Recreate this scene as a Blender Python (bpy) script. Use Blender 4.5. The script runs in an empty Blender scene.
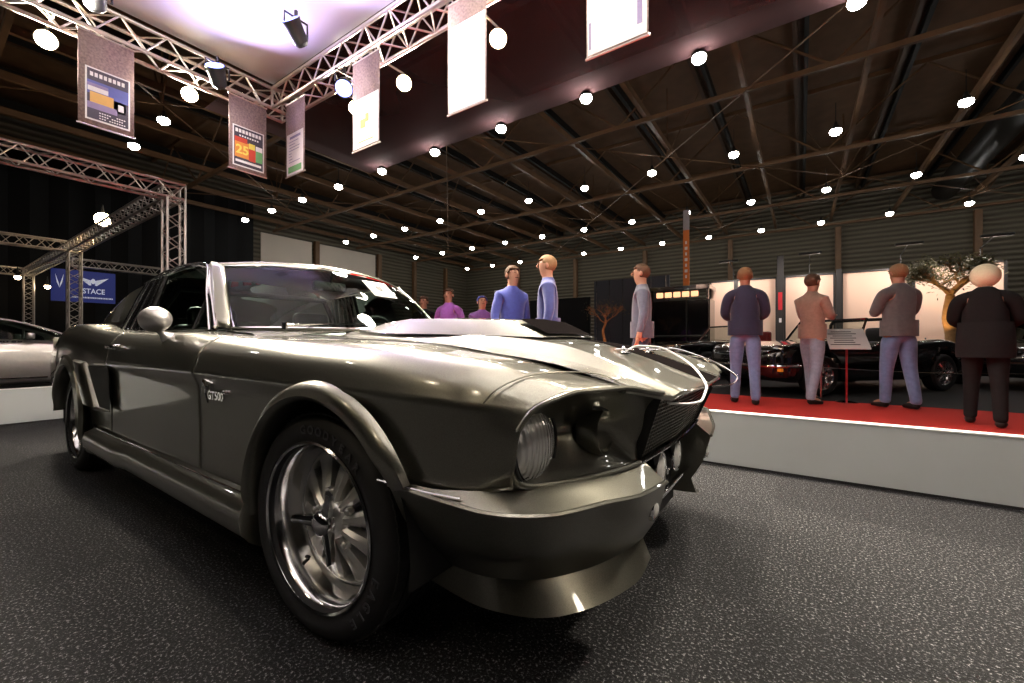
import bpy, bmesh, math, random
from mathutils import Vector, Matrix
from mathutils.bvhtree import BVHTree
random.seed(7)
PI = math.pi
C = bpy.context.scene.collection
scn = bpy.context.scene

# ------------------------------------------------------------------ camera
F, CH, YAW, CX, CY, HY = 420.25, .825, math.radians(34.556), 1.118, -1.508, 342.2
cam_d = bpy.data.cameras.new('camera'); cam = bpy.data.objects.new('camera', cam_d); C.objects.link(cam)
cam.location = (CX, CY, CH); cam.rotation_euler = (PI/2, 0, YAW)
cam_d.sensor_width = 36; cam_d.lens = F/1024*36; cam_d.clip_start = .02; cam_d.clip_end = 200
cam_d.shift_y = (HY-341.5)/1024
scn.camera = cam
scn.view_settings.view_transform = 'Standard'; scn.view_settings.look = 'None'
scn.view_settings.gamma = 1; scn.view_settings.use_curve_mapping = False; scn.view_settings.exposure = 0

# ------------------------------------------------------------------ materials
def nm(name):
    m = bpy.data.materials.new(name); m.use_nodes = True
    nt = m.node_tree; b = nt.nodes['Principled BSDF']; return m, nt, b
def mat(name, col, rough=.5, metal=0, coat=0, emit=None, es=0, spec=.5, noise=None, bump=0, nscale=30, alpha=1, sheen=0):
    m, nt, b = nm(name)
    b.inputs['Base Color'].default_value = (*col, 1); b.inputs['Roughness'].default_value = rough
    b.inputs['Metallic'].default_value = metal; b.inputs['Coat Weight'].default_value = coat
    b.inputs['Coat Roughness'].default_value = .03; b.inputs['Specular IOR Level'].default_value = spec
    if emit: b.inputs['Emission Color'].default_value = (*emit, 1); b.inputs['Emission Strength'].default_value = es
    if sheen: b.inputs['Sheen Weight'].default_value = sheen
    b.inputs['Alpha'].default_value = alpha
    tc = nt.nodes.new('ShaderNodeTexCoord'); n = nt.nodes.new('ShaderNodeTexNoise'); n.inputs['Scale'].default_value = nscale
    n.inputs['Detail'].default_value = 4; nt.links.new(tc.outputs['Object'], n.inputs['Vector'])
    k = .12 if noise is None else noise
    mx = nt.nodes.new('ShaderNodeMix'); mx.data_type = 'RGBA'
    mx.inputs[6].default_value = (*[c*(1-k) for c in col], 1); mx.inputs[7].default_value = (*[min(1, c*(1+k)) for c in col], 1)
    nt.links.new(n.outputs['Fac'], mx.inputs[0]); nt.links.new(mx.outputs[2], b.inputs['Base Color'])
    if bump:
        bp = nt.nodes.new('ShaderNodeBump'); bp.inputs['Strength'].default_value = bump; bp.inputs['Distance'].default_value = .01
        nt.links.new(n.outputs['Fac'], bp.inputs['Height']); nt.links.new(bp.outputs['Normal'], b.inputs['Normal'])
    return m
def glass(name, tint, ior=1.5, rough=.0):
    m = bpy.data.materials.new(name); m.use_nodes = True; nt = m.node_tree; nt.nodes.clear()
    o = nt.nodes.new('ShaderNodeOutputMaterial'); t = nt.nodes.new('ShaderNodeBsdfTransparent'); t.inputs[0].default_value = (*tint, 1)
    g = nt.nodes.new('ShaderNodeBsdfGlossy'); g.inputs['Roughness'].default_value = rough
    f = nt.nodes.new('ShaderNodeFresnel'); f.inputs[0].default_value = ior; x = nt.nodes.new('ShaderNodeMixShader')
    nt.links.new(f.outputs[0], x.inputs[0]); nt.links.new(t.outputs[0], x.inputs[1]); nt.links.new(g.outputs[0], x.inputs[2])
    nt.links.new(x.outputs[0], o.inputs[0]); return m
def emis(name, col, s):
    m = mat(name, col, .5, emit=col, es=s); return m

M = {}
# car paint: dark pepper grey metallic with fine flake and clear coat
m, nt, b = nm('pepper_grey_paint'); M['paint'] = m
tc = nt.nodes.new('ShaderNodeTexCoord'); vo = nt.nodes.new('ShaderNodeTexVoronoi'); vo.inputs['Scale'].default_value = 900
nt.links.new(tc.outputs['Object'], vo.inputs['Vector'])
mx = nt.nodes.new('ShaderNodeMix'); mx.data_type = 'RGBA'
mx.inputs[6].default_value = (.135, .132, .107, 1); mx.inputs[7].default_value = (.21, .205, .168, 1)
nt.links.new(vo.outputs['Color'], mx.inputs[0]); nt.links.new(mx.outputs[2], b.inputs['Base Color'])
b.inputs['Metallic'].default_value = .9; b.inputs['Roughness'].default_value = .31
b.inputs['Coat Weight'].default_value = 1; b.inputs['Coat Roughness'].default_value = .025
M['hood_black'] = mat('matt_hood_black', (.006, .005, .005), .55, spec=.0)
M['satin'] = mat('satin_grey_paint', (.5, .48, .47), .3, .8, noise=.05)
M['chrome'] = mat('chrome', (.82, .82, .84), .06, 1, noise=.02)
M['alu'] = mat('polished_aluminium', (.75, .75, .76), .15, 1, noise=.05)
M['spoke'] = mat('satin_aluminium', (.78, .78, .76), .38, .8, noise=.08)
M['rubber'] = mat('tyre_rubber', (.012, .012, .013), .62, noise=.2)
M['letter'] = mat('tyre_letter_rubber', (.05, .05, .055), .5)
M['black'] = mat('matt_black', (.008, .008, .008), .6)
M['gblack'] = mat('gloss_black', (.004, .004, .005), .12, coat=.8)
M['bpaint'] = mat('black_car_paint', (.005, .005, .006), .18, coat=1)
M['spaint'] = mat('silver_car_paint', (.5, .47, .44), .32, .75, coat=1)
M['glass'] = glass('window_glass', (.5, .6, .56), 1.28)
M['bglass'] = glass('clear_glass', (.75, .85, .8), 1.5)
M['lens'] = mat('lamp_glass', (.75, .75, .73), .08, .55, coat=1, noise=.3, nscale=60)
m, nt, b = nm('ribbed_lamp_glass'); M['ribbed'] = m
tc = nt.nodes.new('ShaderNodeTexCoord'); wv = nt.nodes.new('ShaderNodeTexWave'); wv.bands_direction = 'Y'; wv.inputs['Scale'].default_value = 26; wv.inputs['Distortion'].default_value = 1.5; nt.links.new(tc.outputs['Object'], wv.inputs['Vector'])
bp_ = nt.nodes.new('ShaderNodeBump'); bp_.inputs['Strength'].default_value = 1; bp_.inputs['Distance'].default_value = .0025; nt.links.new(wv.outputs['Fac'], bp_.inputs['Height']); nt.links.new(bp_.outputs[0], b.inputs['Normal'])
b.inputs['Base Color'].default_value = (.75, .75, .75, 1); b.inputs['Metallic'].default_value = .6; b.inputs['Roughness'].default_value = .2; b.inputs['Coat Weight'].default_value = 1
M['seat'] = mat('black_leather', (.012, .012, .012), .4)
M['teal'] = mat('dash_teal_trim', (.05, .11, .1), .5)
M['red_leather'] = mat('red_leather', (.25, .015, .012), .45)
M['paper'] = mat('white_paper', (.85, .84, .82), .6, noise=.02)
M['truss'] = mat('truss_aluminium', (.75, .68, .64), .35, .75, noise=.1)
M['steel'] = mat('brown_painted_steel', (.17, .09, .042), .55, noise=.3, nscale=3)
M['dsteel'] = mat('dark_purlin_steel', (.10, .055, .03), .55, noise=.3, nscale=3)
M['lamp'] = emis('lamp_white', (1, .97, .9), 55)
M['wlamp'] = emis('lamp_warm', (1, .72, .38), 60)
M['housing'] = mat('lamp_housing', (.05, .05, .05), .4, .5)
M['blue_gel'] = emis('blue_gel_lamp', (.25, .3, 1), 6)
M['banner'] = mat('banner_cloth', (.30, .21, .19), .8, noise=.75, nscale=45)
M['curtain'] = mat('black_drape', (.004, .004, .005), .9)
M['navy_sign'] = mat('navy_sign', (.015, .025, .14), .5, emit=(.03, .05, .3), es=.25)
M['skin'] = mat('skin', (.5, .26, .17), .55, noise=.06)
M['hair_brown'] = mat('brown_hair', (.1, .05, .025), .7, noise=.4, nscale=80)
M['hair_sand'] = mat('sandy_hair', (.3, .17, .08), .7, noise=.3, nscale=80)
M['hair_blond'] = mat('blond_hair', (1, .87, .60), .7, noise=.2, nscale=80)
M['orange'] = mat('orange_banner', (.75, .22, .04), .6)
M['bark'] = mat('olive_bark', (.42, .24, .1), .85, noise=.5, bump=1, nscale=14)
M['bark2'] = mat('dark_bark', (.3, .13, .06), .85, noise=.5, nscale=14)
M['leaf'] = mat('olive_leaf', (.13, .12, .04), .6, noise=.4)
M['amber'] = mat('amber_lens', (.8, .2, .02), .2, emit=(1, .3, .03), es=.3)
M['stand_red'] = mat('red_pole', (.5, .02, .03), .4)
M['white'] = mat('white_paint', (.8, .8, .8), .4)

def clothmat(name, col, s=.3): return mat(name, col, .8, noise=s, nscale=25, sheen=.3)

# ------------------------------------------------------------------ mesh helpers
class MB:
    def __init__(s): s.v = []; s.f = []; s.mi = []
    def add(s, vs, fs, mi=0):
        o = len(s.v); s.v += [tuple(v) for v in vs]; s.f += [tuple(i+o for i in f) for f in fs]; s.mi += [mi]*len(fs); return s
    def box(s, c, d, rz=0, mi=0, tilt=None):
        cx, cy, cz = c; dx, dy, dz = d[0]/2, d[1]/2, d[2]/2; vs = []
        R = Matrix.Rotation(rz, 3, 'Z')
        if tilt: R = R @ tilt
        for x in (-dx, dx):
            for y in (-dy, dy):
                for z in (-dz, dz): vs.append(Vector(c)+R @ Vector((x, y, z)))
        return s.add(vs, [(0, 1, 3, 2), (4, 6, 7, 5), (0, 4, 5, 1), (2, 3, 7, 6), (0, 2, 6, 4), (1, 5, 7, 3)], mi)
    def bevbox(s, c, d, r=.02, rz=0, mi=0, tilt=None):
        bm = bmesh.new(); bmesh.ops.create_cube(bm, size=1)
        for v in bm.verts: v.co = Vector((v.co.x*d[0], v.co.y*d[1], v.co.z*d[2]))
        bmesh.ops.bevel(bm, geom=bm.edges[:], offset=min(r, min(d)*.45), segments=3, affect='EDGES', profile=.5)
        R = Matrix.Rotation(rz, 3, 'Z')
        if tilt: R = R @ tilt
        bm.verts.index_update()
        s.add([Vector(c)+R @ v.co for v in bm.verts], [[v.index for v in f.verts] for f in bm.faces], mi); bm.free(); return s
    def tube(s, pts, r, n=8, mi=0, closed=False, cap=True):
        pts = [Vector(p) for p in pts]; N = len(pts); rs = r if isinstance(r, (list, tuple)) else [r]*N
        ref = None; vs = []
        for i, p in enumerate(pts):
            if closed: t = pts[(i+1) % N]-pts[i-1]
            else: t = pts[min(i+1, N-1)]-pts[max(i-1, 0)]
            if t.length < 1e-9: t = Vector((0, 0, 1))
            t.normalize()
            if ref is None: ref = t.orthogonal().normalized()
            else:
                ref = ref-t*ref.dot(t)
                ref = t.orthogonal().normalized() if ref.length < 1e-6 else ref.normalized()
            bn = t.cross(ref)
            for k in range(n):
                a = 2*PI*k/n; vs.append(p+(ref*math.cos(a)+bn*math.sin(a))*rs[i])
        fs = []
        for i in range(N if closed else N-1):
            j = (i+1) % N
            for k in range(n): fs.append((i*n+k, i*n+(k+1) % n, j*n+(k+1) % n, j*n+k))
        if cap and not closed: fs.append(tuple(range(n-1, -1, -1))); fs.append(tuple((N-1)*n+k for k in range(n)))
        return s.add(vs, fs, mi)
    def lathe(s, prof, n=32, axis='Y', c=(0, 0, 0), mi=0, close=False):
        vs = []; c = Vector(c)
        for (r, h) in prof:
            for k in range(n):
                a = 2*PI*k/n; u, w = r*math.cos(a), r*math.sin(a)
                vs.append(c+Vector({'Y': (u, h, w), 'Z': (u, w, h), 'X': (h, u, w)}[axis]))
        fs = []
        for i in range(len(prof)-1+(1 if close else 0)):
            j = (i+1) % len(prof)
            for k in range(n): fs.append((i*n+k, i*n+(k+1) % n, j*n+(k+1) % n, j*n+k))
        return s.add(vs, fs, mi)
    def ball(s, c, r, mi=0, n=12):
        if not isinstance(r, (list, tuple)): r = (r, r, r)
        vs = [(c[0], c[1], c[2]+r[2])]
        for i in range(1, n//2):
            t = PI*i/(n//2)
            for k in range(n): vs.append((c[0]+r[0]*math.sin(t)*math.cos(2*PI*k/n), c[1]+r[1]*math.sin(t)*math.sin(2*PI*k/n), c[2]+r[2]*math.cos(t)))
        vs.append((c[0], c[1], c[2]-r[2])); L = len(vs)-1; fs = []
        for k in range(n): fs.append((0, 1+k, 1+(k+1) % n)); fs.append((L, L-n+(k+1) % n, L-n+k))
        for i in range(n//2-2):
            for k in range(n): a = 1+i*n; fs.append((a+k, a+n+k, a+n+(k+1) % n, a+(k+1) % n))
        return s.add(vs, fs, mi)
    def disc(s, c, r, nrm=(0, 0, 1), n=24, mi=0):
        nrm = Vector(nrm).normalized(); u = nrm.orthogonal().normalized(); w = nrm.cross(u)
        return s.add([Vector(c)+(u*math.cos(2*PI*k/n)+w*math.sin(2*PI*k/n))*r for k in range(n)], [tuple(range(n))], mi)
    def grid(s, G, mi=0, flip=False):
        n = len(G[0]); vs = [p for row in G for p in row]; fs = []
        for i in range(len(G)-1):
            for j in range(n-1):
                f = (i*n+j, i*n+j+1, (i+1)*n+j+1, (i+1)*n+j); fs.append(f[::-1] if flip else f)
        return s.add(vs, fs, mi)
    def mirror(s):
        o = len(s.v); nf = len(s.f)
        s.v += [(v[0], -v[1], v[2]) for v in s.v[:o]]
        for i in range(nf): s.f.append(tuple(k+o for k in s.f[i][::-1])); s.mi.append(s.mi[i])
        return s
    def mir_only(s):
        t = MB(); t.v = [(v[0], -v[1], v[2]) for v in s.v]; t.f = [f[::-1] for f in s.f]; t.mi = list(s.mi); return t
    def build(s, name, mats, parent=None, smooth=True, ang=35, thick=0, merge=True, loc=None, label=None, bev=0):
        me = bpy.data.meshes.new(name); me.from_pydata(s.v, [], s.f)
        if not isinstance(mats, (list, tuple)): mats = [mats]
        for mm in mats: me.materials.append(M[mm] if isinstance(mm, str) else mm)
        for p, k in zip(me.polygons, s.mi): p.material_index = k
        bm = bmesh.new(); bm.from_mesh(me)
        if merge: bmesh.ops.remove_doubles(bm, verts=bm.verts, dist=1e-5)
        bmesh.ops.recalc_face_normals(bm, faces=bm.faces)
        for f in bm.faces: f.smooth = smooth
        for e in bm.edges:
            if len(e.link_faces) == 2 and e.calc_face_angle(0) > math.radians(ang): e.smooth = False
        bm.to_mesh(me); bm.free()
        o = bpy.data.objects.new(name, me); C.objects.link(o)
        if thick:
            md = o.modifiers.new('s', 'SOLIDIFY'); md.thickness = thick; md.offset = -1
        if parent: o.parent = parent
        if loc: o.location = loc
        if label: o['label'] = label
        return o

def pair(mb, name, mats, parent=None, **kw):
    pr_, pl_ = parent if isinstance(parent, tuple) else (parent, parent)
    return mb.build(name, mats, pr_, **kw), mb.mir_only().build(name, mats, pl_, **kw)
def thing(name, label, cat, loc=(0, 0, 0), rz=0, group=None):
    o = bpy.data.objects.new(name, None); o.empty_display_size = .1; C.objects.link(o); o.location = loc; o.rotation_euler = (0, 0, rz)
    o['label'] = label; o['category'] = cat
    if group: o['group'] = group
    return o
def tag(o, label, cat, group=None, kind=None):
    o['label'] = label; o['category'] = cat
    if group: o['group'] = group
    if kind: o['kind'] = kind
    return o
def struct(o): o['kind'] = 'structure'; return o
def dup(root, loc, rz=0, label=None, group=None):
    r = root.copy(); C.objects.link(r); r.location = loc; r.rotation_euler = (0, 0, rz)
    if label: r['label'] = label
    if group: r['group'] = group
    for ch in [o for o in root.children]:
        c = ch.copy(); C.objects.link(c); c.parent = r
        for g in ch.children:
            d = g.copy(); C.objects.link(d); d.parent = c
    return r

def pchip(xs, ys, x):
    n = len(xs)
    if x <= xs[0]: i = 0; x = xs[0]
    elif x >= xs[-1]: i = n-2; x = xs[-1]
    else:
        i = 0
        while xs[i+1] < x: i += 1
    h = [xs[k+1]-xs[k] for k in range(n-1)]; d = [(ys[k+1]-ys[k])/h[k] for k in range(n-1)]
    def m(k):
        if k == 0: return d[0]
        if k == n-1: return d[-1]
        if d[k-1]*d[k] <= 0: return 0
        w1, w2 = 2*h[k]+h[k-1], h[k]+2*h[k-1]; return (w1+w2)/(w1/d[k-1]+w2/d[k])
    t = (x-xs[i])/h[i]; t2 = t*t; t3 = t2*t
    return (2*t3-3*t2+1)*ys[i]+(t3-2*t2+t)*h[i]*m(i)+(-2*t3+3*t2)*ys[i+1]+(t3-t2)*h[i]*m(i+1)
def crv(P, us, knots=None):
    """smooth curve through 3-D points"""
    if knots is None:
        knots = [0]
        for a, b in zip(P, P[1:]): knots.append(knots[-1]+max(1e-4, math.dist(a, b)))
    if us is None or isinstance(us, int):
        n = us or 12; us = [knots[0]+(knots[-1]-knots[0])*k/n for k in range(n+1)]
    return [tuple(pchip(knots, [p[c] for p in P], u) for c in range(len(P[0]))) for u in us]
def patch(rows, knots, us, sharp=(), nsub=6):
    """rows of 3-D control points -> dense grid [v][u]"""
    R = [crv(r, us, knots) for r in rows]; cuts = [0]+sorted(sharp)+[len(rows)-1]; cuts = sorted(set(cuts)); out = []
    nu = len(R[0]); cols = []
    for j in range(nu):
        col = []
        for a, b in zip(cuts, cuts[1:]):
            seg = [R[k][j] for k in range(a, b+1)]
            n = nsub*(b-a); kn = list(range(b-a+1))
            pts = crv(seg, [ (b-a)*k/n for k in range(n+1)], kn)
            col += pts if not col else pts[1:]
        cols.append(col)
    return [[cols[j][i] for j in range(nu)] for i in range(len(cols[0]))]
def cutmesh(mb, pred):
    f2, m2 = [], []
    for f, k in zip(mb.f, mb.mi):
        c = [sum(mb.v[i][a] for i in f)/len(f) for a in range(3)]
        if not pred(*c): f2.append(f); m2.append(k)
    mb.f, mb.mi = f2, m2; used = sorted({i for f in f2 for i in f}); mp = {o: n for n, o in enumerate(used)}
    mb.v = [mb.v[i] for i in used]; mb.f = [tuple(mp[i] for i in f) for f in mb.f]; return mb
def frange(a, b, st):
    n = max(1, round(abs(b-a)/st)); return [a+(b-a)*k/n for k in range(n+1)]

def text_mb(txt, size, M4, ext=.002, mi=0, bold=0, sx=1, align='CENTER'):
    cu = bpy.data.curves.new('t', 'FONT'); cu.body = txt; cu.size = size; cu.extrude = ext; cu.align_x = align; cu.align_y = 'CENTER'; cu.offset = bold
    cu.resolution_u = 3
    o = bpy.data.objects.new('t', cu); C.objects.link(o); dg = bpy.context.evaluated_depsgraph_get(); dg.update()
    me = bpy.data.meshes.new_from_object(o.evaluated_get(dg))
    mb = MB(); mb.add([M4 @ Vector((v.co.x*sx, v.co.y, v.co.z)) for v in me.vertices], [tuple(p.vertices) for p in me.polygons], mi)
    bpy.data.objects.remove(o); bpy.data.curves.remove(cu); bpy.data.meshes.remove(me); return mb
def merge_mb(*ms):
    r = MB()
    for m_ in ms: 
        o = len(r.v); r.v += m_.v; r.f += [tuple(i+o for i in f) for f in m_.f]; r.mi += m_.mi
    return r
def frame(origin, xdir, ydir):
    x = Vector(xdir).normalized(); y = Vector(ydir).normalized(); z = x.cross(y)
    m_ = Matrix((x, y, z)).transposed().to_4x4(); m_.translation = Vector(origin); return m_
BLACK_Y0, BLACK_Y1 = .02, .27
UPW, PARW, PW = 52, 1000, 60

# =================================================================== HERO CAR (x forward, y to its left, right side faces the camera)
car = thing('muscle_car', 'pepper grey fastback muscle car with hood scoop, closest to the camera on dark carpet', 'car')
KN = [-.70, -.52, -.40, -.2, .1, .45, .8, 1.1, 1.5, 1.95, 2.3, 2.65, 2.95, 3.3, 3.6]
def st(front, *az):
    return [(front[0], -front[1], front[2])]+[(-k, -a, z) for k, (a, z) in zip(KN[1:], az)]
BODY = [
 st((.635, .805, .525), (.848, .508), (.858, .505), (.862, .50), (.864, .42), (.865, .33), (.865, .325), (.865, .325), (.865, .325), (.865, .325), (.865, .33), (.875, .35), (.885, .37), (.88, .41), (.85, .45)),
 st((.650, .820, .575), (.850, .57), (.862, .575), (.866, .58), (.866, .53), (.864, .46), (.864, .45), (.864, .45), (.864, .45), (.864, .45), (.868, .46), (.893, .48), (.90, .49), (.892, .50), (.86, .52)),
 st((.660, .820, .635), (.856, .64), (.868, .645), (.872, .65), (.872, .65), (.870, .64), (.868, .64), (.868, .64), (.868, .64), (.869, .64), (.882, .63), (.91, .62), (.915, .62), (.902, .62), (.868, .61)),
 st((.676, .800, .688), (.864, .697), (.878, .70), (.886, .702), (.889, .703), (.889, .706), (.890, .711), (.890, .713), (.890, .713), (.891, .711), (.898, .706), (.918, .70), (.922, .70), (.905, .69), (.87, .67)),
 st((.705, .765, .710), (.835, .748), (.848, .76), (.857, .775), (.862, .78), (.864, .785), (.866, .79), (.867, .795), (.868, .80), (.872, .805), (.888, .815), (.903, .84), (.905, .84), (.885, .80), (.85, .75)),
 st((.740, .700, .724), (.765, .785), (.775, .798), (.785, .815), (.785, .826), (.785, .838), (.79, .850), (.80, .864), (.80, .868), (.81, .876), (.83, .90), (.845, .94), (.84, .94), (.82, .90), (.79, .835)),
 st((.790, .580, .724), (.615, .784), (.615, .798), (.615, .822), (.615, .834), (.615, .844), (.66, .862), (.72, .878), (.72, .880), (.72, .884), (.72, .905), (.71, .945), (.69, .95), (.66, .92), (.62, .86)),
]
def side_panel(x0, x1):
    us = frange(-x0, -x1, .02)
    if x0 >= .69: us = frange(-.70, -.52, .012)+frange(-.52, -x1, .02)[1:]
    mb = MB().grid(patch(BODY, KN, us, sharp=(3,), nsub=5))
    cutmesh(mb, lambda x, y, z: (x-.03)**2+(z-.325)**2 < .36**2 or (x+2.743)**2+(z-.335)**2 < .365**2 or (-.3 < x < .34 and z < .47) or (-3.05 < x < -2.45 and z < .34))
    return mb
for s, side in ((1, 'right'), (-1, 'left')):
    for nme, a, b in (('front_fender', .70, -.757), ('car_door', -.763, -1.947), ('quarter_panel', -1.953, -3.6)):
        mb = side_panel(a, b)
        if s < 0: mb = mb.mir_only()
        o = mb.build(nme, 'paint', car, thick=.004, ang=50)
        if nme == 'car_door': door_o = o
        if nme == 'car_door':
            # handle: flat chrome lever on two bosses
            h = MB(); yy = -.885*s
            h.bevbox((-1.83, yy-.012*s, .80), (.15, .012, .022), .005); h.bevbox((-1.77, yy, .80), (.03, .03, .03), .006); h.bevbox((-1.895, yy, .80), (.02, .03, .02), .006)
            h.build('door_handle', 'chrome', o)
            if s > 0:
                mm = MB(); c = Vector((-1.22, -.875, .925))
                n = 20; prof = []
                for k in range(11):
                    t = k/10; prof.append((.052*math.sin(PI*min(1, t*.62+.0)+0)+.0 if t < 1 else .046, t*.11-.055))
                prof = [(.0, .075), (.022, .07), (.04, .055), (.052, .03), (.057, .0), (.056, -.025), (.05, -.04), (.046, -.042), (0, -.036)]
                mm.lathe(prof, 24, 'X', c)
                mm.tube([(-1.22, -.865, .885), (-1.225, -.85, .862), (-1.23, -.83, .845)], [.016, .014, .03], 12)
                mm.build('wing_mirror', 'satin', o)
# badge on the right front fender
bd = merge_mb(text_mb('GT500', .042, frame((-.585, -.880, .634), (1, 0, 0), (0, 0, 1)), .002, bold=.001, sx=1.1))
bd.tube([(-.655, -.878, .605), (-.668, -.880, .64), (-.655, -.882, .668), (-.670, -.884, .682), (-.685, -.882, .668)], [.003, .006, .008, .009, .003], 8)
bd.build('fender_badge', 'chrome', car)
# flares
def flare(cx, cz, th0, th1, ri, ro, acrest, aout, ain=.74, z_lo=None):
    G = []
    n = 44
    for k in range(n+1):
        t = k/n; th = math.radians(th0+(th1-th0)*t); r1 = ri(t); r2 = ro(t); c, s_ = math.cos(th), math.sin(th)
        e = min(1, min(t, 1-t)*8+.35); ac = aout+(acrest-aout)*e
        prof = [(r1+.004, ain), (r1, ac-.022), (r1+.005, ac-.008), (r1+.016, ac), (r1+.6*(r2-r1), ac-.008), (r1+.85*(r2-r1), aout+.012*e+.004), (r2, aout-.004)]
        G.append([(cx+r*c, -a, cz+r*s_) for r, a in prof])
    return MB().grid(G)
ff = flare(.03, .325, 187, 26, lambda t: .326+.045*t*t, lambda t: .362+.07*t*t+.01*math.sin(PI*t), .915, .886)
rf = flare(-2.743, .335, 174, -14, lambda t: .336, lambda t: .368+.05*math.sin(PI*t), .932, .908)
for fl in (ff, ff.mir_only(), rf, rf.mir_only()): fl.build('wheel_arch_flare', 'paint', car, thick=0, ang=60)
for cx_ in (.03, -2.743):
    for s in (1, -1):
        G = [[(cx_+.375*math.cos(math.radians(a)), -s*y, .33+.375*math.sin(math.radians(a))) for y in (.50, .87)] for a in range(-10, 191, 8)]
        lw = MB().grid(G); n_ = 26
        lw.add([(cx_+.375*math.cos(math.radians(a)), -s*.50, .33+.375*math.sin(math.radians(a))) for a in range(-10, 191, 8)], [tuple(range(n_))])
        lw.build('wheel_well_liner', 'black', car)
# hood
HK = [-.70, -.62, -.45, -.2, .1, .4, .66]
def hs(front, *az): return [(front[0], -front[1], front[2])]+[(-k, -a, z) for k, (a, z) in zip(HK[1:], az)]
HOOD = [
 hs((.788, .573, .722), (.608, .772), (.608, .793), (.608, .822), (.608, .834), (.608, .844), (.608, .852)),
 hs((.832, .44, .697), (.44, .757), (.44, .786), (.44, .816), (.44, .832), (.44, .846), (.44, .858)),
 hs((.843, .375, .687), (.335, .747), (.335, .781), (.335, .812), (.335, .830), (.335, .846), (.335, .86)),
 hs((.850, .325, .694), (.285, .776), (.28, .820), (.28, .846), (.28, .860), (.28, .870), (.28, .877)),
 hs((.857, .17, .692), (.15, .779), (.15, .825), (.15, .852), (.15, .866), (.15, .876), (.15, .884)),
 hs((.862, .0, .690), (.0, .780), (.0, .827), (.0, .854), (.0, .868), (.0, .878), (.0, .886))]
def hood_grid(): return patch(HOOD, HK, frange(-.70, -.5, .012)+frange(-.5, .66, .03)[1:], sharp=(2, 3), nsub=5)
hg = hood_grid(); hm = MB().grid(hg)
# the far half of the bonnet is coloured black in a broad band
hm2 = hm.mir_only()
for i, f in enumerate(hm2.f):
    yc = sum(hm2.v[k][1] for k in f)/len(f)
    if BLACK_Y0 < yc < BLACK_Y1: hm2.mi[i] = 1
hood = merge_mb(hm, hm2).build('hood', ['paint', 'hood_black'], car, ang=28)
lip = [g[0] for g in hg]; lipp = [(p[0]-.004, p[1], p[2]-.007) for p in lip]; lipp = lipp+[(p[0], -p[1], p[2]) for p in lipp[-2::-1]]
MB().tube(lipp, .008, 8).build('hood_lip', 'paint', hood)
G1 = [[p for p in lipp], [(p[0]-.05, p[1], p[2]-.012) for p in lipp], [(p[0]-.08, p[1], p[2]-.05) for p in lipp]]
MB().grid(G1).build('hood_inner_panel', 'black', hood)
def seam(pts, r=.0022, nme='panel_seam', both=True, par=None, mt='black'):
    p = crv([Vector(q) for q in pts], 24); mb = MB().tube(p, r, 5)
    return pair(mb, nme, mt, par or car)
seam([(g[0][0], g[0][1]-.003, g[0][2]+.001) for g in [hg[0][i:i+1] for i in range(0, len(hg[0]), 6)]], .0018, 'hood_gap')
seam([(.595, -.853, .702), (.61, -.83, .728), (.63, -.78, .748), (.655, -.72, .758), (.69, -.65, .758), (.735, -.60, .752), (.77, -.57, .735)], .0018, 'nose_seam', mt='paint')
# scoop
sc_st = [(-.60, .885, .885, .30, .26), (-.45, .915, .868, .31, .25), (-.30, .93, .862, .315, .24), (-.1, .926, .858, .30, .225), (.1, .916, .852, .28, .212), (.23, .905, .848, .262, .20), (.37, .846, .842, .235, .205)]
G = []
for (x, zt, zb, wb, wt) in sc_st:
    G.append([(x, -wb, zb), (x, -wt-.012, zt-.012 if zt-zb > .02 else zt-.002), (x, -wt, zt-.003), (x, -.1, zt+.006*(x < .3)), (x, 0, zt+.008*(x < .3)), (x, .1, zt+.006*(x < .3)), (x, wt, zt-.003), (x, wt+.012, zt-.012 if zt-zb > .02 else zt-.002), (x, wb, zb)])
sc = MB().grid(G, flip=True).build('hood_scoop', 'paint', hood, ang=28)
a0, b0 = sc_st[-2], sc_st[-1]
q = lambda x, y, z: (x+.004, y, z+.006)
sm = MB().add([q(.238, -.188, .908), q(.238, 0, .914), q(.238, .188, .908), q(.362, .190, .851), q(.362, 0, .852), q(.362, -.190, .851)], [(0, 1, 4, 5), (1, 2, 3, 4)]).build('scoop_opening', 'hood_black', sc, label='black inlet face of the hood scoop')
# hood pin, lanyard cables
for s in (-1, 1):
    hp = MB(); px, py, pz = .60, .12*s, .789
    if s < 0: py = -.06
    else: py = .22; pz = .785
    hp.lathe([(.026, 0), (.026, .004), (.010, .006), (.006, .01), (.006, .022), (.003, .026), (0, .026)], 16, 'Z', (px, py, pz-.004))
    hp.tube([(px-.03, py-.008, pz+.010), (px, py-.012, pz+.012), (px+.03, py-.004, pz+.010), (px+.035, py+.006, pz+.010), (px-.03, py+.008, pz+.012)], .0025, 6)
    o = hp.build('hood_pin', 'chrome', hood)
    if s < 0: cp = [(.60, -.06, .79), (.64, -.02, .812), (.70, .0, .808), (.78, -.02, .775), (.85, -.08, .73), (.885, -.15, .685), (.885, -.22, .660), (.86, -.28, .655), (.82, -.33, .66)]
    else: cp = [(.60, .22, .79), (.68, .26, .80), (.78, .30, .77), (.87, .33, .725), (.915, .32, .685), (.89, .28, .662), (.84, .22, .66)]
    MB().tube(crv(cp, 40), .0035, 8).build('lanyard_cable', 'white' if s < 0 else 'chrome', hood)
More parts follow.
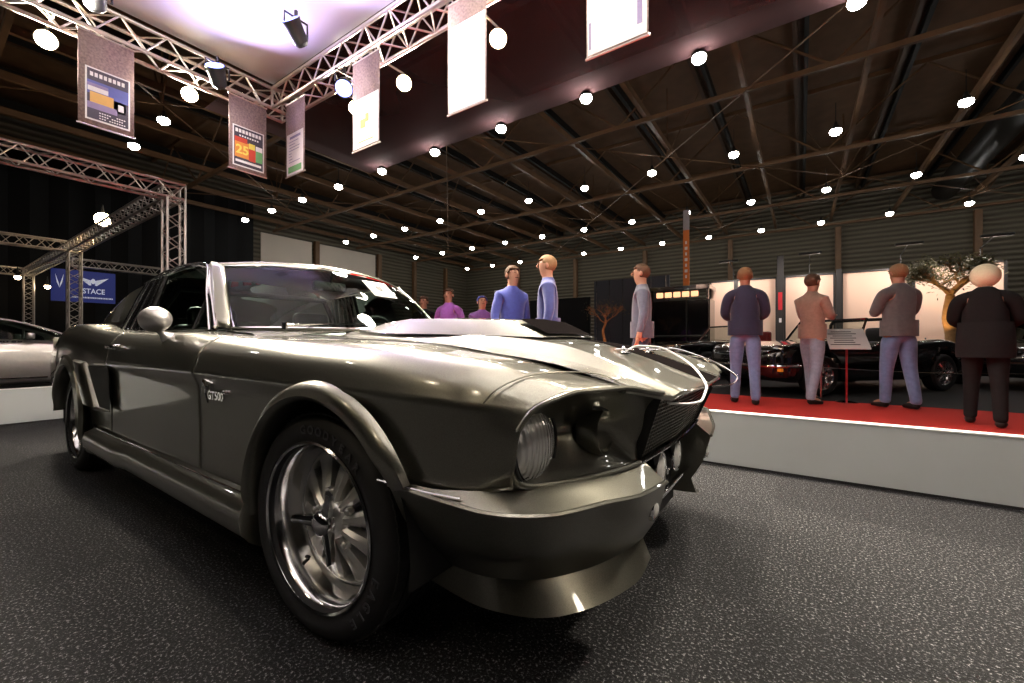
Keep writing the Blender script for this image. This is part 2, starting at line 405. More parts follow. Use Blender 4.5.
# cowl
G = []
for k in range(13):
    t = k/12; y = -.70+1.4*t; a = abs(y)
    G.append([(-.655, y, .887-.05*(a/.7)**2+.0), (-.72, y, .876-.02*a), (-.80-.15*(a/.7)**2, y, .884-.012*a), (-.86-.16*(a/.7)**2, y, .888-.012*a)])
MB().grid(G, flip=True).build('cowl_panel', 'paint', car)
# ---- roof, pillars
RK = [1.30, 1.5, 1.8, 2.2, 2.6, 2.85, 3.1, 3.4, 3.68]
edge = [(-1.36, -.585, 1.212), (-1.5, -.60, 1.232), (-1.8, -.605, 1.240), (-2.2, -.62, 1.205), (-2.6, -.635, 1.155), (-2.85, -.635, 1.105), (-3.1, -.63, 1.01), (-3.4, -.61, .925), (-3.68, -.60, .865)]
mid = [(-1.30, -.40, 1.245), (-1.5, -.42, 1.272), (-1.8, -.43, 1.283), (-2.2, -.44, 1.262), (-2.6, -.45, 1.20), (-2.85, -.45, 1.135), (-3.1, -.45, 1.055), (-3.4, -.45, .955), (-3.68, -.45, .90)]
cen = [(-1.24, 0, 1.268), (-1.5, 0, 1.296), (-1.8, 0, 1.305), (-2.2, 0, 1.288), (-2.6, 0, 1.225), (-2.85, 0, 1.158), (-3.1, 0, 1.075), (-3.4, 0, .97), (-3.68, 0, .915)]
us = frange(1.30, 2.30, .05); MB().grid(patch([edge, mid, cen], RK, us, nsub=5)).mirror().build('roof', 'paint', car, thick=.004)
us = frange(2.30, 3.22, .06); MB().grid(patch([[(p[0], p[1]*.86, p[2]) for p in edge], mid, cen], RK, us, nsub=5)).mirror().build('rear_window', 'glass', car)
us = frange(2.30, 3.22, .06); pair(MB().grid(patch([edge, [(p[0], p[1]*.84, p[2]+.012) for p in edge]], RK, us, nsub=2)), 'rear_window_frame', 'paint', car)
us = frange(3.22, 3.68, .05); tr = MB().grid(patch([edge, mid, cen], RK, us, nsub=5)).mirror().build('trunk_lid', 'paint', car)
tm = MB(); ty = [-.85, -.6, -.3, 0, .3, .6, .85]
tm.grid([[(-3.60-.08*(1-(y/.85)**2), y, z) for y in ty] for z in (.84, .70, .45, .30)]); tm.add([(-3.60-.08*(1-(y/.85)**2), y, .86+.05*(1-(abs(y)/.85)**2)) for y in ty]+[(-3.60-.08*(1-(y/.85)**2), y, .84) for y in ty], [(i, i+1, i+8, i+7) for i in range(6)])
tm.build('tail_panel', 'paint', car)
for s in (1, -1):
    for k in range(3): MB().bevbox((-3.665+.02*k, s*(.5+.09*k), .72), (.04, .06, .12), .01, rz=-s*.15).build('tail_lamp', mat('tail_red', (.4, .01, .01), .2) if k+s == 1 else bpy.data.materials['tail_red'], car)
CK = [0, .3, .6, .85, 1.1, 1.35]
bot = [(-2.36, -.722, .905), (-2.65, -.712, .942), (-2.95, -.692, .948), (-3.15, -.675, .94), (-3.3, -.66, .922), (-3.55, -.63, .875)]
top = [(-2.24, -.622, 1.200), (-2.6, -.635, 1.155), (-2.85, -.635, 1.105), (-3.1, -.63, 1.01), (-3.3, -.62, .95), (-3.55, -.61, .885)]
midc = [tuple((a+b)/2+(-.012 if i == 1 else 0) for i, (a, b) in enumerate(zip(p, q_))) for p, q_ in zip(bot, top)]
cp_ = pair(MB().grid(patch([bot, midc, top], CK, frange(0, 1.35, .05), nsub=4)), 'fastback_pillar', 'paint', car, thick=0)
def lerp(a, b, t): return tuple(x+(y-x)*t for x, y in zip(a, b))
tri = MB().add([(-2.45, -.727, .95), (-2.44, -.69, 1.12), (-2.62, -.70, 1.06), (-2.66, -.722, .96)], [(0, 1, 2, 3)]); pair(tri, 'pillar_air_intake', 'black', cp_)
# side glass and quarter louvres
gb = [(-1.04, -.716, .884), (-1.2, -.718, .884), (-1.43, -.72, .884), (-1.7, -.72, .886), (-1.95, -.72, .888)]
gt = [(-1.06, -.712, .898), (-1.2, -.668, 1.045), (-1.42, -.622, 1.205), (-1.7, -.617, 1.228), (-1.95, -.622, 1.215)]
pair(MB().grid([gb, [lerp(a, b, .5) for a, b in zip(gb, gt)], gt]), 'side_window', 'glass', car, smooth=True)
qb = [(-1.96, -.722, .888), (-2.16, -.722, .895), (-2.37, -.723, .905)]; qt = [(-1.96, -.624, 1.213), (-2.12, -.622, 1.205), (-2.24, -.624, 1.196)]
qp = pair(MB().grid([qb, qt]), 'quarter_louvre_panel', 'gblack', car)
lv = MB()
for k in range(6):
    t = .06+.88*k/5; a = lerp(qb[0], qb[2], t); b_ = lerp(qt[0], qt[2], t); a = (a[0], a[1]-.006, a[2]); b_ = (b_[0], b_[1]-.006, b_[2]); lv.tube([a, b_], .011, 6)
pair(lv, 'louvre_blades', 'alu', qp, ang=60)
ch = MB(); ch.tube(crv([(-1.02, -.718, .892), (-1.2, -.670, 1.055), (-1.40, -.620, 1.210), (-1.7, -.614, 1.240), (-1.95, -.620, 1.228), (-2.26, -.628, 1.205), (-2.33, -.68, 1.06), (-2.39, -.725, .905)], 40), .0085, 8)
ch.tube([(-1.03, -.722, .884), (-1.5, -.724, .886), (-1.95, -.724, .89), (-2.38, -.725, .906)], .007, 8); pair(ch, 'window_trim', 'chrome', car)
vd = MB(); vd.tube([(-1.25, -.723, .885), (-1.215, -.672, 1.055)], .010, 8); pair(vd, 'window_divider', 'black', car); vd = MB(); vd.tube([(-1.95, -.722, .888), (-1.95, -.624, 1.213)], .012, 8); pair(vd, 'window_divider', 'black', car)
ap = MB(); G = []
for t in [k/10 for k in range(11)]:
    a = lerp((-1.06, -.722, .872), (-1.40, -.612, 1.222), t); b_ = lerp((-1.03, -.708, .885), (-1.37, -.60, 1.230), t); c_ = lerp((-.985, -.668, .885), (-1.335, -.566, 1.222), t); bow = .012*math.sin(PI*t)
    G.append([(a[0]+bow, a[1], a[2]+bow), (b_[0]+bow, b_[1]-.01, b_[2]+.008+bow), (lerp(b_, c_, .5)[0]+bow, lerp(b_, c_, .5)[1]-.008, lerp(b_, c_, .5)[2]+.01+bow), (c_[0]+bow, c_[1], c_[2]+bow)])
pair(ap.grid(G), 'windscreen_pillar', 'paint', car, thick=.01)
dr = MB().tube(crv([(-1.06, -.728, .878), (-1.23, -.678, 1.06), (-1.40, -.624, 1.226), (-1.7, -.618, 1.250), (-1.95, -.624, 1.240), (-2.3, -.636, 1.198)], 36), .007, 8)
pair(dr, 'drip_rail', 'chrome', car)
hd = crv([(-1.36, -.585, 1.220), (-1.29, -.36, 1.252), (-1.25, 0, 1.270), (-1.29, .36, 1.252), (-1.36, .585, 1.220)], 24); MB().tube(hd, .014, 10).build('roof_header', 'paint', car)
wb = [(-.985, -.665, .888), (-.90, -.42, .892), (-.85, 0, .895), (-.90, .42, .892), (-.985, .665, .888)]
wt = [(-1.338, -.568, 1.214), (-1.272, -.36, 1.245), (-1.235, 0, 1.262), (-1.272, .36, 1.245), (-1.338, .568, 1.214)]
w0, w1 = crv(wb, 20), crv(wt, 20); WG = []
for t in [k/6 for k in range(7)]: WG.append([(a[0]+(b_[0]-a[0])*t+.02*math.sin(PI*t), a[1]+(b_[1]-a[1])*t, a[2]+(b_[2]-a[2])*t+.02*math.sin(PI*t)) for a, b_ in zip(w0, w1)])
ws = MB().grid(WG).build('windscreen', 'glass', car)
MB().tube(w0+[p for p in w1[::-1]], .009, 8, closed=True).build('windscreen_trim', 'chrome', ws)
for (x0, y0, x1, y1) in ((-.86, -.50, -.93, .02), (-.835, .12, -.90, .60)):
    wp = MB(); a = (x0, y0, .905); b_ = (x1, y1, .935)
    wp.lathe([(.014, -.02), (.014, .012), (0, .014)], 12, 'Z', a); wp.tube([a, lerp(a, b_, .5), b_], [.005, .004, .003], 8)
    c_ = Vector(b_); d_ = (Vector(b_)-Vector(a)).normalized(); wp.tube([c_-d_*.27+Vector((-.004, 0, -.004)), c_+Vector((-.005, 0, -.004))+d_*.12], .005, 6)
    wp.build('windscreen_wiper', 'chrome', car)
# white paper sheet behind the glass
pg = MB(); Z_ = Vector((-1.165, .22, 1.215)); ux = Vector((-.10, 1, .0)).normalized(); uy = Vector((.72, .05, -.62)).normalized()
pg.add([Z_+ux*a+uy*b_ for a, b_ in ((-.09, 0), (.10, 0), (.10, .16), (-.09, .16))], [(0, 1, 2, 3)])
pp = pg.build('display_sheet', 'paper', car, thick=.001)
cr = MB(); zc = Z_+ux*.0+uy*.08-ux.cross(uy)*-.003
nn = ux.cross(uy).normalized(); nn = nn if nn.x > 0 else -nn; zc = Z_+uy*.08+nn*.004
cr.add([zc+ux*a*.028+uy*b_*.034 for a, b_ in ((-.9, -1), (.9, -1), (1, .1), (0, 1.1), (-1, .1))], [(0, 1, 2, 3, 4)]); cr.build('crest', 'black', pp)
# interior
it = MB(); it.box((-1.75, 0, .22), (2.2, 1.3, .06)); it.box((-.98, 0, .60), (.06, 1.36, .5)); it.box((-2.75, 0, .7), (.7, 1.3, .4)); it.box((-1.8, -.71, .6), (1.7, .03, .52)); it.box((-1.8, .71, .6), (1.7, .03, .52))
it.build('cabin_tub', 'black', car)
ds = MB(); ds.bevbox((-1.10, 0, .84), (.22, 1.36, .10), .04); ds.bevbox((-1.17, .36, .875), (.14, .34, .06), .025); ds.build('dashboard', 'gblack', car)
for s in (-1, 1):
    se = MB(); se.bevbox((-1.75, .34*s, .42), (.52, .50, .18), .06); se.bevbox((-2.02, .34*s, .68), (.15, .48, .52), .06, tilt=Matrix.Rotation(-.22, 3, 'Y')); se.bevbox((-2.09, .34*s, .97), (.09, .28, .17), .04, tilt=Matrix.Rotation(-.22, 3, 'Y'))
    se.build('bucket_seat', 'seat', car)
sw = MB(); cc = Vector((-1.38, .36, .84)); Rm = Matrix.Rotation(-1.15, 3, 'Y')
sw.tube([cc+Rm @ Vector((.175*math.cos(a), .175*math.sin(a), 0)) for a in [2*PI*k/32 for k in range(32)]], .012, 8, closed=True)
for k in range(3): a = 2*PI*k/3+PI; sw.tube([cc, cc+Rm @ Vector((.17*math.cos(a), .17*math.sin(a), 0))], .009, 6)
sw.tube([cc, cc+Vector((.25, 0, -.12))], .02, 8); sw.build('steering_wheel', 'black', car)
rm_ = MB().bevbox((-1.30, 0, 1.17), (.03, .22, .06), .02); rm_.tube([(-1.29, 0, 1.18), (-1.27, 0, 1.25)], .006, 6); rm_.build('interior_mirror', 'black', car)
cage = MB()
for s in (-1, 1): cage.tube(crv([(-2.2, .6*s, .5), (-2.2, .60*s, .95), (-2.18, .50*s, 1.17)], 12), .02, 8)
cage.tube([(-2.18, -.50, 1.17), (-2.18, .50, 1.17)], .02, 8); cage.build('roll_bar', 'black', car)
# fascia
FT = [(.660, -.822, .650), (.676, -.798, .686), (.705, -.763, .708), (.74, -.70, .722), (.788, -.58, .722), (.818, -.505, .709), (.838, -.445, .700)]
FB = [(.638, -.812, .560), (.640, -.800, .540), (.655, -.755, .522), (.682, -.69, .516), (.722, -.57, .510), (.745, -.47, .505), (.758, -.375, .500)]
FI = [(.610, -.795, .605), (.600, -.785, .612), (.594, -.75, .610), (.600, -.68, .608), (.655, -.56, .61), (.715, -.47, .605), (.775, -.41, .600)]
def inw(P, Q, t, back): return [(p[0]+(q_[0]-p[0])*t-back, p[1]+(q_[1]-p[1])*t, p[2]+(q_[2]-p[2])*t) for p, q_ in zip(P, Q)]
fr_rows = [FT, inw(FT, FI, .12, .012), inw(FT, FI, .5, .018), FI, inw(FB, FI, .5, .012), inw(FB, FI, .1, .006), FB]
fk = [0, 1, 2, 3, 4, 5, 6]
fa = MB().grid(patch(fr_rows, fk, frange(0, 6, .25), nsub=4)); fascia = pair(fa, 'headlamp_fascia', 'paint', car, ang=60)
for P, r, n_ in ((FB, .007, 'fascia_lower_lip'), (FT, .006, 'fascia_brow')):
    pair(MB().tube(crv(P, 30), r, 8), n_, 'paint', fascia)
# strip between fascia and bumper
FS = [(p[0]-.02, p[1], p[2]-.02) for p in FB]; pair(MB().grid([crv(FB, 20), crv(FS, 20)]), 'fascia_return', 'paint', fascia)
for s in (-1, 1):
    hl = MB(); c = Vector((.638, .724*s, .600)); hl.lathe([(.070, -.05), (.088, -.01), (.091, .004), (.088, .009), (.083, .007), (.079, -.02)], 32, 'X', c); ho = hl.build('headlamp', 'black', car)
    hr = MB().lathe([(.080, .002), (.078, .006), (.075, .002)], 32, 'X', c); hr.build('headlamp_bezel', 'chrome', ho)
    hr = MB().lathe([(.079, -.004), (.07, -.03), (.045, -.055), (.01, -.065)], 24, 'X', c); hr.build('headlamp_reflector', 'chrome', ho)
    hr = MB().lathe([(.076, .000), (.070, .010), (.05, .022), (.03, .028), (0, .031)], 28, 'X', c)
    hr.build('headlamp_lens', 'ribbed', ho)
    dc = Vector((.722, .512*s, .603))
    db = MB().lathe([(.060, -.06), (.061, -.012), (.057, -.004), (.052, -.006), (.046, -.030), (.044, -.06)], 28, 'X', dc).build('driving_lamp', 'paint', car)
    MB().lathe([(.044, -.052), (.03, -.040), (0, -.034)], 24, 'X', dc).build('driving_lamp_lens', 'lens', db)
# grille
gm = MB(); gm.add([(.775, -.44, .69), (.775, .44, .69), (.715, .37, .49), (.715, -.37, .49)], [(0, 1, 2, 3)]); gm.add([(.838, -.445, .70), (.775, -.44, .69), (.715, -.37, .49), (.758, -.375, .50)], [(0, 1, 2, 3)]); gm.add([(.838, .445, .70), (.775, .44, .69), (.715, .37, .49), (.758, .375, .50)], [(3, 2, 1, 0)])
gri = gm.build('grille', 'black', car, smooth=False)
gs = MB()
for k in range(15):
    t = k/14; z = .684-.178*t; x = .828-.072*t; w = .435-.065*t; gs.tube([(x-.01, -w, z), (x+.006, 0, z), (x-.01, w, z)], .0016, 4)
for k in range(-14, 15):
    gs.tube([(.818, k*.03, .69), (.752, k*.0255, .505)], .0012, 4)
gs.build('grille_mesh', mat('mesh_metal', (.10, .09, .07), .35, .8), gri)
MB().tube([(.758, -.378, .498), (.772, 0, .492), (.758, .378, .498)], .006, 8).build('grille_lower_trim', 'chrome', gri)
# bumper and valance
BK = [0, 1, 2, 3, 4, 5, 6]
b0 = [(.33, -.872, .512), (.45, -.868, .512), (.56, -.84, .518), (.65, -.77, .520), (.70, -.65, .515), (.735, -.50, .503), (.755, -.34, .498)]
b1 = [(.345, -.880, .500), (.46, -.882, .498), (.60, -.872, .492), (.722, -.795, .488), (.767, -.64, .473), (.802, -.50, .456), (.818, -.34, .447)]
b2 = [(.345, -.830, .40), (.46, -.835, .39), (.58, -.81, .385), (.675, -.745, .38), (.73, -.60, .37), (.775, -.46, .355), (.79, -.325, .345)]
b3 = [(.335, -.735, .275), (.46, -.718, .262), (.545, -.675, .254), (.606, -.622, .25), (.672, -.518, .25), (.725, -.39, .258), (.748, -.315, .27)]
b4 = [(.315, -.725, .205), (.455, -.722, .190), (.562, -.697, .186), (.637, -.652, .184), (.715, -.54, .186), (.764, -.39, .195), (.768, -.31, .218)]
b5 = [(.315, -.69, .195), (.455, -.68, .178), (.55, -.655, .174), (.61, -.61, .172), (.68, -.51, .174), (.71, -.37, .192), (.71, -.30, .216)]
bmp = MB(); bmp.grid(patch([b0, b1], BK, frange(0, 6, .2), nsub=3)); bmp.grid(patch([b1, b2, b3, b4, b5], BK, frange(0, 6, .2), sharp=(2, 3), nsub=6))
bmp.add([b0[-1], b1[-1], b2[-1], b3[-1], b4[-1], b5[-1], (.66, -.30, .215), (.66, -.32, .36), (.66, -.34, .49)], [(0, 1, 2, 7, 8), (2, 3, 4, 5, 6, 7)])
bp = pair(bmp, 'front_bumper', 'paint', car, ang=32)
ce = crv(b1, 40); pair(MB().tube([(p[0]+.001, p[1]+.0, p[2]+.002) for p in ce], .006, 6), 'bumper_crease', 'paint', bp)
pair(MB().tube([(.31, -.884, .506), (.46, -.880, .507), (.55, -.868, .508)], .003, 6), 'bumper_bright_strip', 'chrome', bp)
va = MB(); va.box((.66, 0, .34), (.02, .70, .34)); va.box((.36, 0, .195), (.60, .92, .02)); va.build('lower_air_opening', 'black', car)
for s in (-1, 1):
    c = Vector((.738, .105*s-.015, .415)); f_ = MB().lathe([(.0, -.065), (.035, -.06), (.050, -.03), (.057, .0), (.055, .01), (.050, .008)], 28, 'X', c)
    f_.tube([c+Vector((-.03, 0, -.05)), c+Vector((-.04, 0, -.12))], .01, 8); fo = f_.build('fog_lamp', 'chrome', car)
    MB().lathe([(.052, .006), (.036, .016), (0, .02)], 24, 'X', c).build('fog_lamp_lens', 'lens', fo)
    c = Vector((.790, .37*s, .378)); tl = MB().lathe([(.0, -.02), (.030, -.02), (.030, .006), (.025, .010)], 20, 'X', c).build('turn_lamp', 'chrome', car)
    MB().lathe([(.025, .008), (.015, .014), (0, .016)], 20, 'X', c).build('turn_lamp_lens', 'lens', tl)
# lower cross bar between bumper halves
MB().bevbox((.735, 0, .318), (.02, .60, .018), .006).build('valance_bar', 'chrome', car)
# side skirts with exhaust outlets
sk = []
for x in frange(-.30, -2.20, .08):
    e = min(1, (-.30-x)/.12+.4); w = .925+.012*(x < -1.6)
    sk.append([(x, -.862, .345), (x, -.885, .338), (x, -w+.012, .318), (x, -w, .28), (x, -w+.006, .235), (x, -w+.03, .20), (x, -.86, .175), (x, -.70, .172)])
skm = MB().grid(sk); e0 = sk[-1]; skm.add([e0[0], e0[1], e0[2], e0[3], e0[4], e0[5], e0[6], e0[7], (e0[0][0], -.70, .34)], [(8, 7, 6, 5, 4, 3, 2, 1, 0)])
e0 = sk[0]; skm.add([*e0, (e0[0][0], -.70, .34)], [tuple(range(9))]); sko = pair(skm, 'side_skirt', 'paint', car, ang=50)
seam([(-.32, -.889, .342), (-1.2, -.890, .343), (-2.18, -.892, .345)], .003, 'skirt_trim', par=sko, mt='chrome')
for s in (1, -1):
    for dz in (.03, -.03):
        ex = MB().lathe([(.030, .10), (.032, -.03), (.027, -.034), (.025, .08)], 20, 'X', (-2.20, -s*.885, .25+dz)).build('exhaust_tip', 'chrome', car)
# quarter scoop
SB = MB(); le = [(-2.31, .702), (-2.25, .64), (-2.17, .56), (-2.07, .468)]; rows = []
for (x, z) in le: rows.append([(x+.012, -.885, z), (x+.008, -.908, z), (x-.004, -.916, z), (x-.06, -.928, z+.004), (x-.15, -.930, z+.01), (x-.26, -.915, z+.015)])
SB.grid(crv_rows := [[tuple(p) for p in r] for r in rows], flip=True); SB.add([rows[0][k] for k in range(6)]+[(-2.3, -.893, .712), (-2.36, -.897, .716), (-2.45, -.905, .72), (-2.56, -.91, .722)], [(0, 1, 2, 6), (2, 3, 7, 6), (3, 4, 8, 7), (4, 5, 9, 8)])
so = pair(SB, 'side_scoop', 'paint', car, ang=50)
sb2 = MB().add([(-1.885, -.8925, .690), (-2.30, -.8985, .690), (-2.07, -.892, .468), (-1.885, -.885, .455)], [(0, 1, 2, 3)]); pair(sb2, 'scoop_recess', 'black', so)
pair(MB().tube([(-1.88, -.888, .46), (-1.97, -.895, .462), (-2.07, -.905, .463)], [.004, .01, .012], 8), 'scoop_sill', 'paint', so)
MB().bevbox((-1.3, 0, .26), (2.1, 1.36, .14), .03).build('underbody', 'black', car)
# wheels
tp = [(.222, .105), (.236, .118), (.262, .126), (.286, .122), (.301, .110), (.308, .098)]
tread = []
for k, yb in enumerate((-.098, -.06, -.02, .02, .06)):
    tread += [(.313, yb), (.313, yb+.032), (.304, yb+.034), (.304, yb+.040)]
prof = [(r, -y) for r, y in tp]+tread[:-2]+[(r, y) for r, y in tp[::-1]]
def make_wheel(name_parent):
    w = MB().lathe(prof, 72, 'Y')
    for k in range(72):
        a = 2*PI*k/72
        for yb, sk_ in ((-.086, .02), (.088, .02)): w.box((.3112*math.cos(a), yb, .3112*math.sin(a)), (.005, .03, .012), tilt=Matrix.Rotation(-a, 3, 'Y'))
    wo = w.build('wheel', 'rubber', name_parent, ang=50)
    rp = [(.218, .10), (.214, .02), (.198, .005), (.198, -.012), (.204, -.018), (.209, -.028), (.212, -.06), (.216, -.094), (.222, -.104), (.229, -.110), (.234, -.116), (.236, -.122), (.231, -.126), (.225, -.122)]
    ro = MB().lathe(rp, 64, 'Y').build('rim', 'alu', wo, ang=40)
    sp = MB(); sp.lathe([(.200, -.020), (.188, -.030), (.184, -.024), (.186, .0)], 64, 'Y')
    for k in range(10):
        a = 2*PI*k/10+.16
        def P(r, w_, y): return (r*math.cos(a)-w_*math.sin(a), y, r*math.sin(a)+w_*math.cos(a))
        R = [(.040, .013, -.062, .012), (.09, .018, -.052, .014), (.14, .026, -.036, .012), (.188, .036, -.024, .006)]
        G = []
        for (r, w_, y, d) in R: G.append([P(r, -w_, y+.030), P(r, -w_, y+.002), P(r, -w_*.45, y-d*.6), P(r, 0, y-d*.35), P(r, w_*.45, y-d*.6), P(r, w_, y+.002), P(r, w_, y+.030)])
        sp.grid(G)
    sp.lathe([(.058, .0), (.058, -.06), (.050, -.072), (.036, -.078)], 32, 'Y')
    for k in range(5):
        a = 2*PI*k/5+.48; sp.lathe([(.011, -.05), (.011, -.068), (.006, -.072), (0, -.072)], 10, 'Y', (.082*math.cos(a), 0, .082*math.sin(a)))
    sp.build('spokes', 'spoke', wo, ang=40)
    kn = MB().lathe([(.036, -.06), (.036, -.098), (.030, -.108), (.018, -.114), (0, -.116)], 28, 'Y')
    for k in range(3):
        a = math.radians(182+120*k)
        def P(r, w_, y): return Vector((r*math.cos(a)-w_*math.sin(a), y, r*math.sin(a)+w_*math.cos(a)))
        R = [(.02, .018, -.095, .02), (.05, .014, -.100, .018), (.085, .012, -.106, .014), (.112, .011, -.113, .010)]
        G = [[P(r, -w_, y+d), P(r, -w_, y), P(r, -w_*.3, y-.006), P(r, w_*.3, y-.006), P(r, w_, y), P(r, w_, y+d), P(r, -w_, y+d)] for r, w_, y, d in R]
        kn.grid(G); kn.add(G[-1][:-1], [tuple(range(6))])
    kn.build('knock_off_spinner', 'chrome', wo, ang=35)
    MB().lathe([(.05, .02), (.165, .02), (.168, .03), (.168, .04)], 40, 'Y').build('brake_disc', mat('brake_iron', (.1, .1, .1), .35, .8) if 'brake_iron' not in bpy.data.materials else bpy.data.materials['brake_iron'], wo)
    MB().lathe([(.215, .05), (.0, .05)], 40, 'Y').build('wheel_inner_disc', 'black', wo)
    vs = MB(); a = math.radians(228); vs.tube([(.205*math.cos(a), -.045, .205*math.sin(a)), (.190*math.cos(a), -.06, .190*math.sin(a))], .005, 8); vs.build('valve_stem', 'black', wo)
    lt = []
    for word, a0, da in (('EAGLE', 322, 8.2), ('GOODYEAR', 98, 7.4)):
        for i, chx in enumerate(word):
            a = math.radians(a0-(da*i)) if word != 'EAGLE' else math.radians(a0-da*i+22)
            c = Vector((.268*math.cos(a), -.1275, .268*math.sin(a))); up = Vector((math.cos(a), 0, math.sin(a))); xx = Vector((math.sin(a), 0, -math.cos(a)))
            lt.append(text_mb(chx, .034, frame(c, xx, up), .001, bold=.0008))
    merge_mb(*lt[:5]).build('tyre_lettering', 'letter', wo); merge_mb(*lt[5:]).build('tyre_lettering', 'letter', wo)
    return wo
w1_ = make_wheel(car); w1_.location = (0.0, -.742, .3135); w1_.rotation_euler = (0, 0, math.radians(3))
def wcopy(loc, rz, rot=0):
    r = w1_.copy(); C.objects.link(r); r.parent = car; r.location = loc; r.rotation_euler = (0, rot, rz)
    for ch_ in w1_.children: d = ch_.copy(); C.objects.link(d); d.parent = r
wcopy((-2.743, -.755, .3135), 0, .9); wcopy((0, .748, .3135), PI+.1, .4); wcopy((-2.743, .755, .3135), PI, 1.2)

# =================================================================== HALL
WX, WY, WH = -27.6, 31.8, 8.0
# carpet: dark tiles with light flecks
m, nt, b = nm('carpet'); M['carpet'] = m
tc = nt.nodes.new('ShaderNodeTexCoord'); L = nt.links
n1 = nt.nodes.new('ShaderNodeTexNoise'); n1.inputs['Scale'].default_value = 120; n1.inputs['Detail'].default_value = 3; n1.inputs['Roughness'].default_value = .75
L.new(tc.outputs['Object'], n1.inputs['Vector'])
cr_ = nt.nodes.new('ShaderNodeValToRGB'); cr_.color_ramp.elements[0].position = .48; cr_.color_ramp.elements[0].color = (.004, .004, .0045, 1)
cr_.color_ramp.elements[1].position = .68; cr_.color_ramp.elements[1].color = (.23, .23, .235, 1); e_ = cr_.color_ramp.elements.new(.57); e_.color = (.014, .014, .015, 1)
L.new(n1.outputs['Fac'], cr_.inputs[0])
ck = nt.nodes.new('ShaderNodeTexChecker'); ck.inputs['Scale'].default_value = 1; ck.inputs[1].default_value = (1, 1, 1, 1); ck.inputs[2].default_value = (.72, .72, .74, 1)
L.new(tc.outputs['Object'], ck.inputs['Vector'])
mm = nt.nodes.new('ShaderNodeMix'); mm.data_type = 'RGBA'; mm.blend_type = 'MULTIPLY'; mm.inputs[0].default_value = 1
L.new(cr_.outputs[0], mm.inputs[6]); L.new(ck.outputs[0], mm.inputs[7]); L.new(mm.outputs[2], b.inputs['Base Color']); b.inputs['Roughness'].default_value = .9; b.inputs['Specular IOR Level'].default_value = .2
bp_ = nt.nodes.new('ShaderNodeBump'); bp_.inputs['Strength'].default_value = .6; bp_.inputs['Distance'].default_value = .01; L.new(n1.outputs['Fac'], bp_.inputs['Height']); L.new(bp_.outputs[0], b.inputs['Normal'])
struct(MB().add([(-30, -14, 0), (16, -14, 0), (16, 33, 0), (-30, 33, 0)], [(0, 1, 2, 3)]).build('floor', 'carpet'))
M['redcarpet'] = mat('red_carpet', (.62, .025, .015), .9, noise=.15, nscale=120)
M['blackfloor'] = mat('black_carpet', (.012, .012, .014), .8, noise=.3, nscale=80)
ra = MB().box((2, 3.85, .004), (22, 3.9, .008)).build('aisle_carpet', 'redcarpet'); tag(ra, 'bright red carpet runner laid along the visitors aisle', 'carpet')
rb = MB().box((2, 10.4, .003), (22, 9.15, .006)).build('display_carpet', 'blackfloor'); tag(rb, 'black carpet under the row of black cars beyond the red aisle', 'carpet')
M['barrier'] = mat('grey_barrier_board', (.46, .49, .48), .6, noise=.05, nscale=4)
M['edge'] = mat('barrier_white_edge', (.8, .8, .78), .4)
def barrier(nme, c, d, label):
    t = MB().box(c, d).build(nme, 'barrier'); tag(t, label, 'barrier')
    along = 0 if d[0] > d[1] else 1
    e = MB().box((c[0], c[1], .3545), (d[0]+.004 if along == 0 else d[0]+.008, d[1]+.008 if along == 0 else d[1], .008)); e.build('edge_strip', 'edge', t)
    k = MB(); s = (c[0], c[1]-d[1]/2-.003, .006) if along == 0 else (c[0]+d[0]/2+.003, c[1], .006)
    k.box(s, (d[0], .006, .012) if along == 0 else (.006, d[1], .012)); k.build('base_strip', 'black', t); return t
barrier('low_barrier', (1.0, 1.65, .175), (12.8, .06, .35), 'long low grey barrier wall running in front of the red aisle')
barrier('low_barrier', (-5.43, -2.2, .175), (.06, 7.6, .35), 'low grey barrier wall behind the tail of the grey muscle car')
# walls
m, nt, b = nm('ribbed_siding'); M['siding'] = m
tc = nt.nodes.new('ShaderNodeTexCoord'); wv = nt.nodes.new('ShaderNodeTexWave'); wv.bands_direction = 'Z'; wv.inputs['Scale'].default_value = 1.1; nt.links.new(tc.outputs['Object'], wv.inputs['Vector'])
rp_ = nt.nodes.new('ShaderNodeValToRGB'); rp_.color_ramp.elements[0].color = (.085, .07, .05, 1); rp_.color_ramp.elements[1].color = (.18, .16, .115, 1); nt.links.new(wv.outputs['Fac'], rp_.inputs[0]); nt.links.new(rp_.outputs[0], b.inputs['Base Color'])
bp_ = nt.nodes.new('ShaderNodeBump'); bp_.inputs['Strength'].default_value = .8; bp_.inputs['Distance'].default_value = .1; nt.links.new(wv.outputs['Fac'], bp_.inputs['Height']); nt.links.new(bp_.outputs[0], b.inputs['Normal']); b.inputs['Roughness'].default_value = .5
struct(MB().box((WX-.1, 9.5, 5.5), (.2, 47, 11)).build('wall_left', 'siding'))
struct(MB().box((-6, WY+.1, 5.5), (44, .2, 11)).build('wall_back', 'siding'))
struct(MB().box((16.1, 9.5, 5.5), (.2, 47, 11)).build('wall_right', 'curtain'))
struct(MB().box((-6, -14.1, 5.5), (44, .2, 11)).build('wall_front', 'curtain'))
M['deck'] = mat('ceiling_boards', (.17, .088, .042), .7, noise=.35, nscale=2)
struct(MB().box((-6, 9.5, 11.0), (46, 48, .2)).build('ceiling', 'deck'))
M['wallpanel'] = mat('pale_wall_panel', (.80, .70, .60), .6, noise=.06, nscale=1)
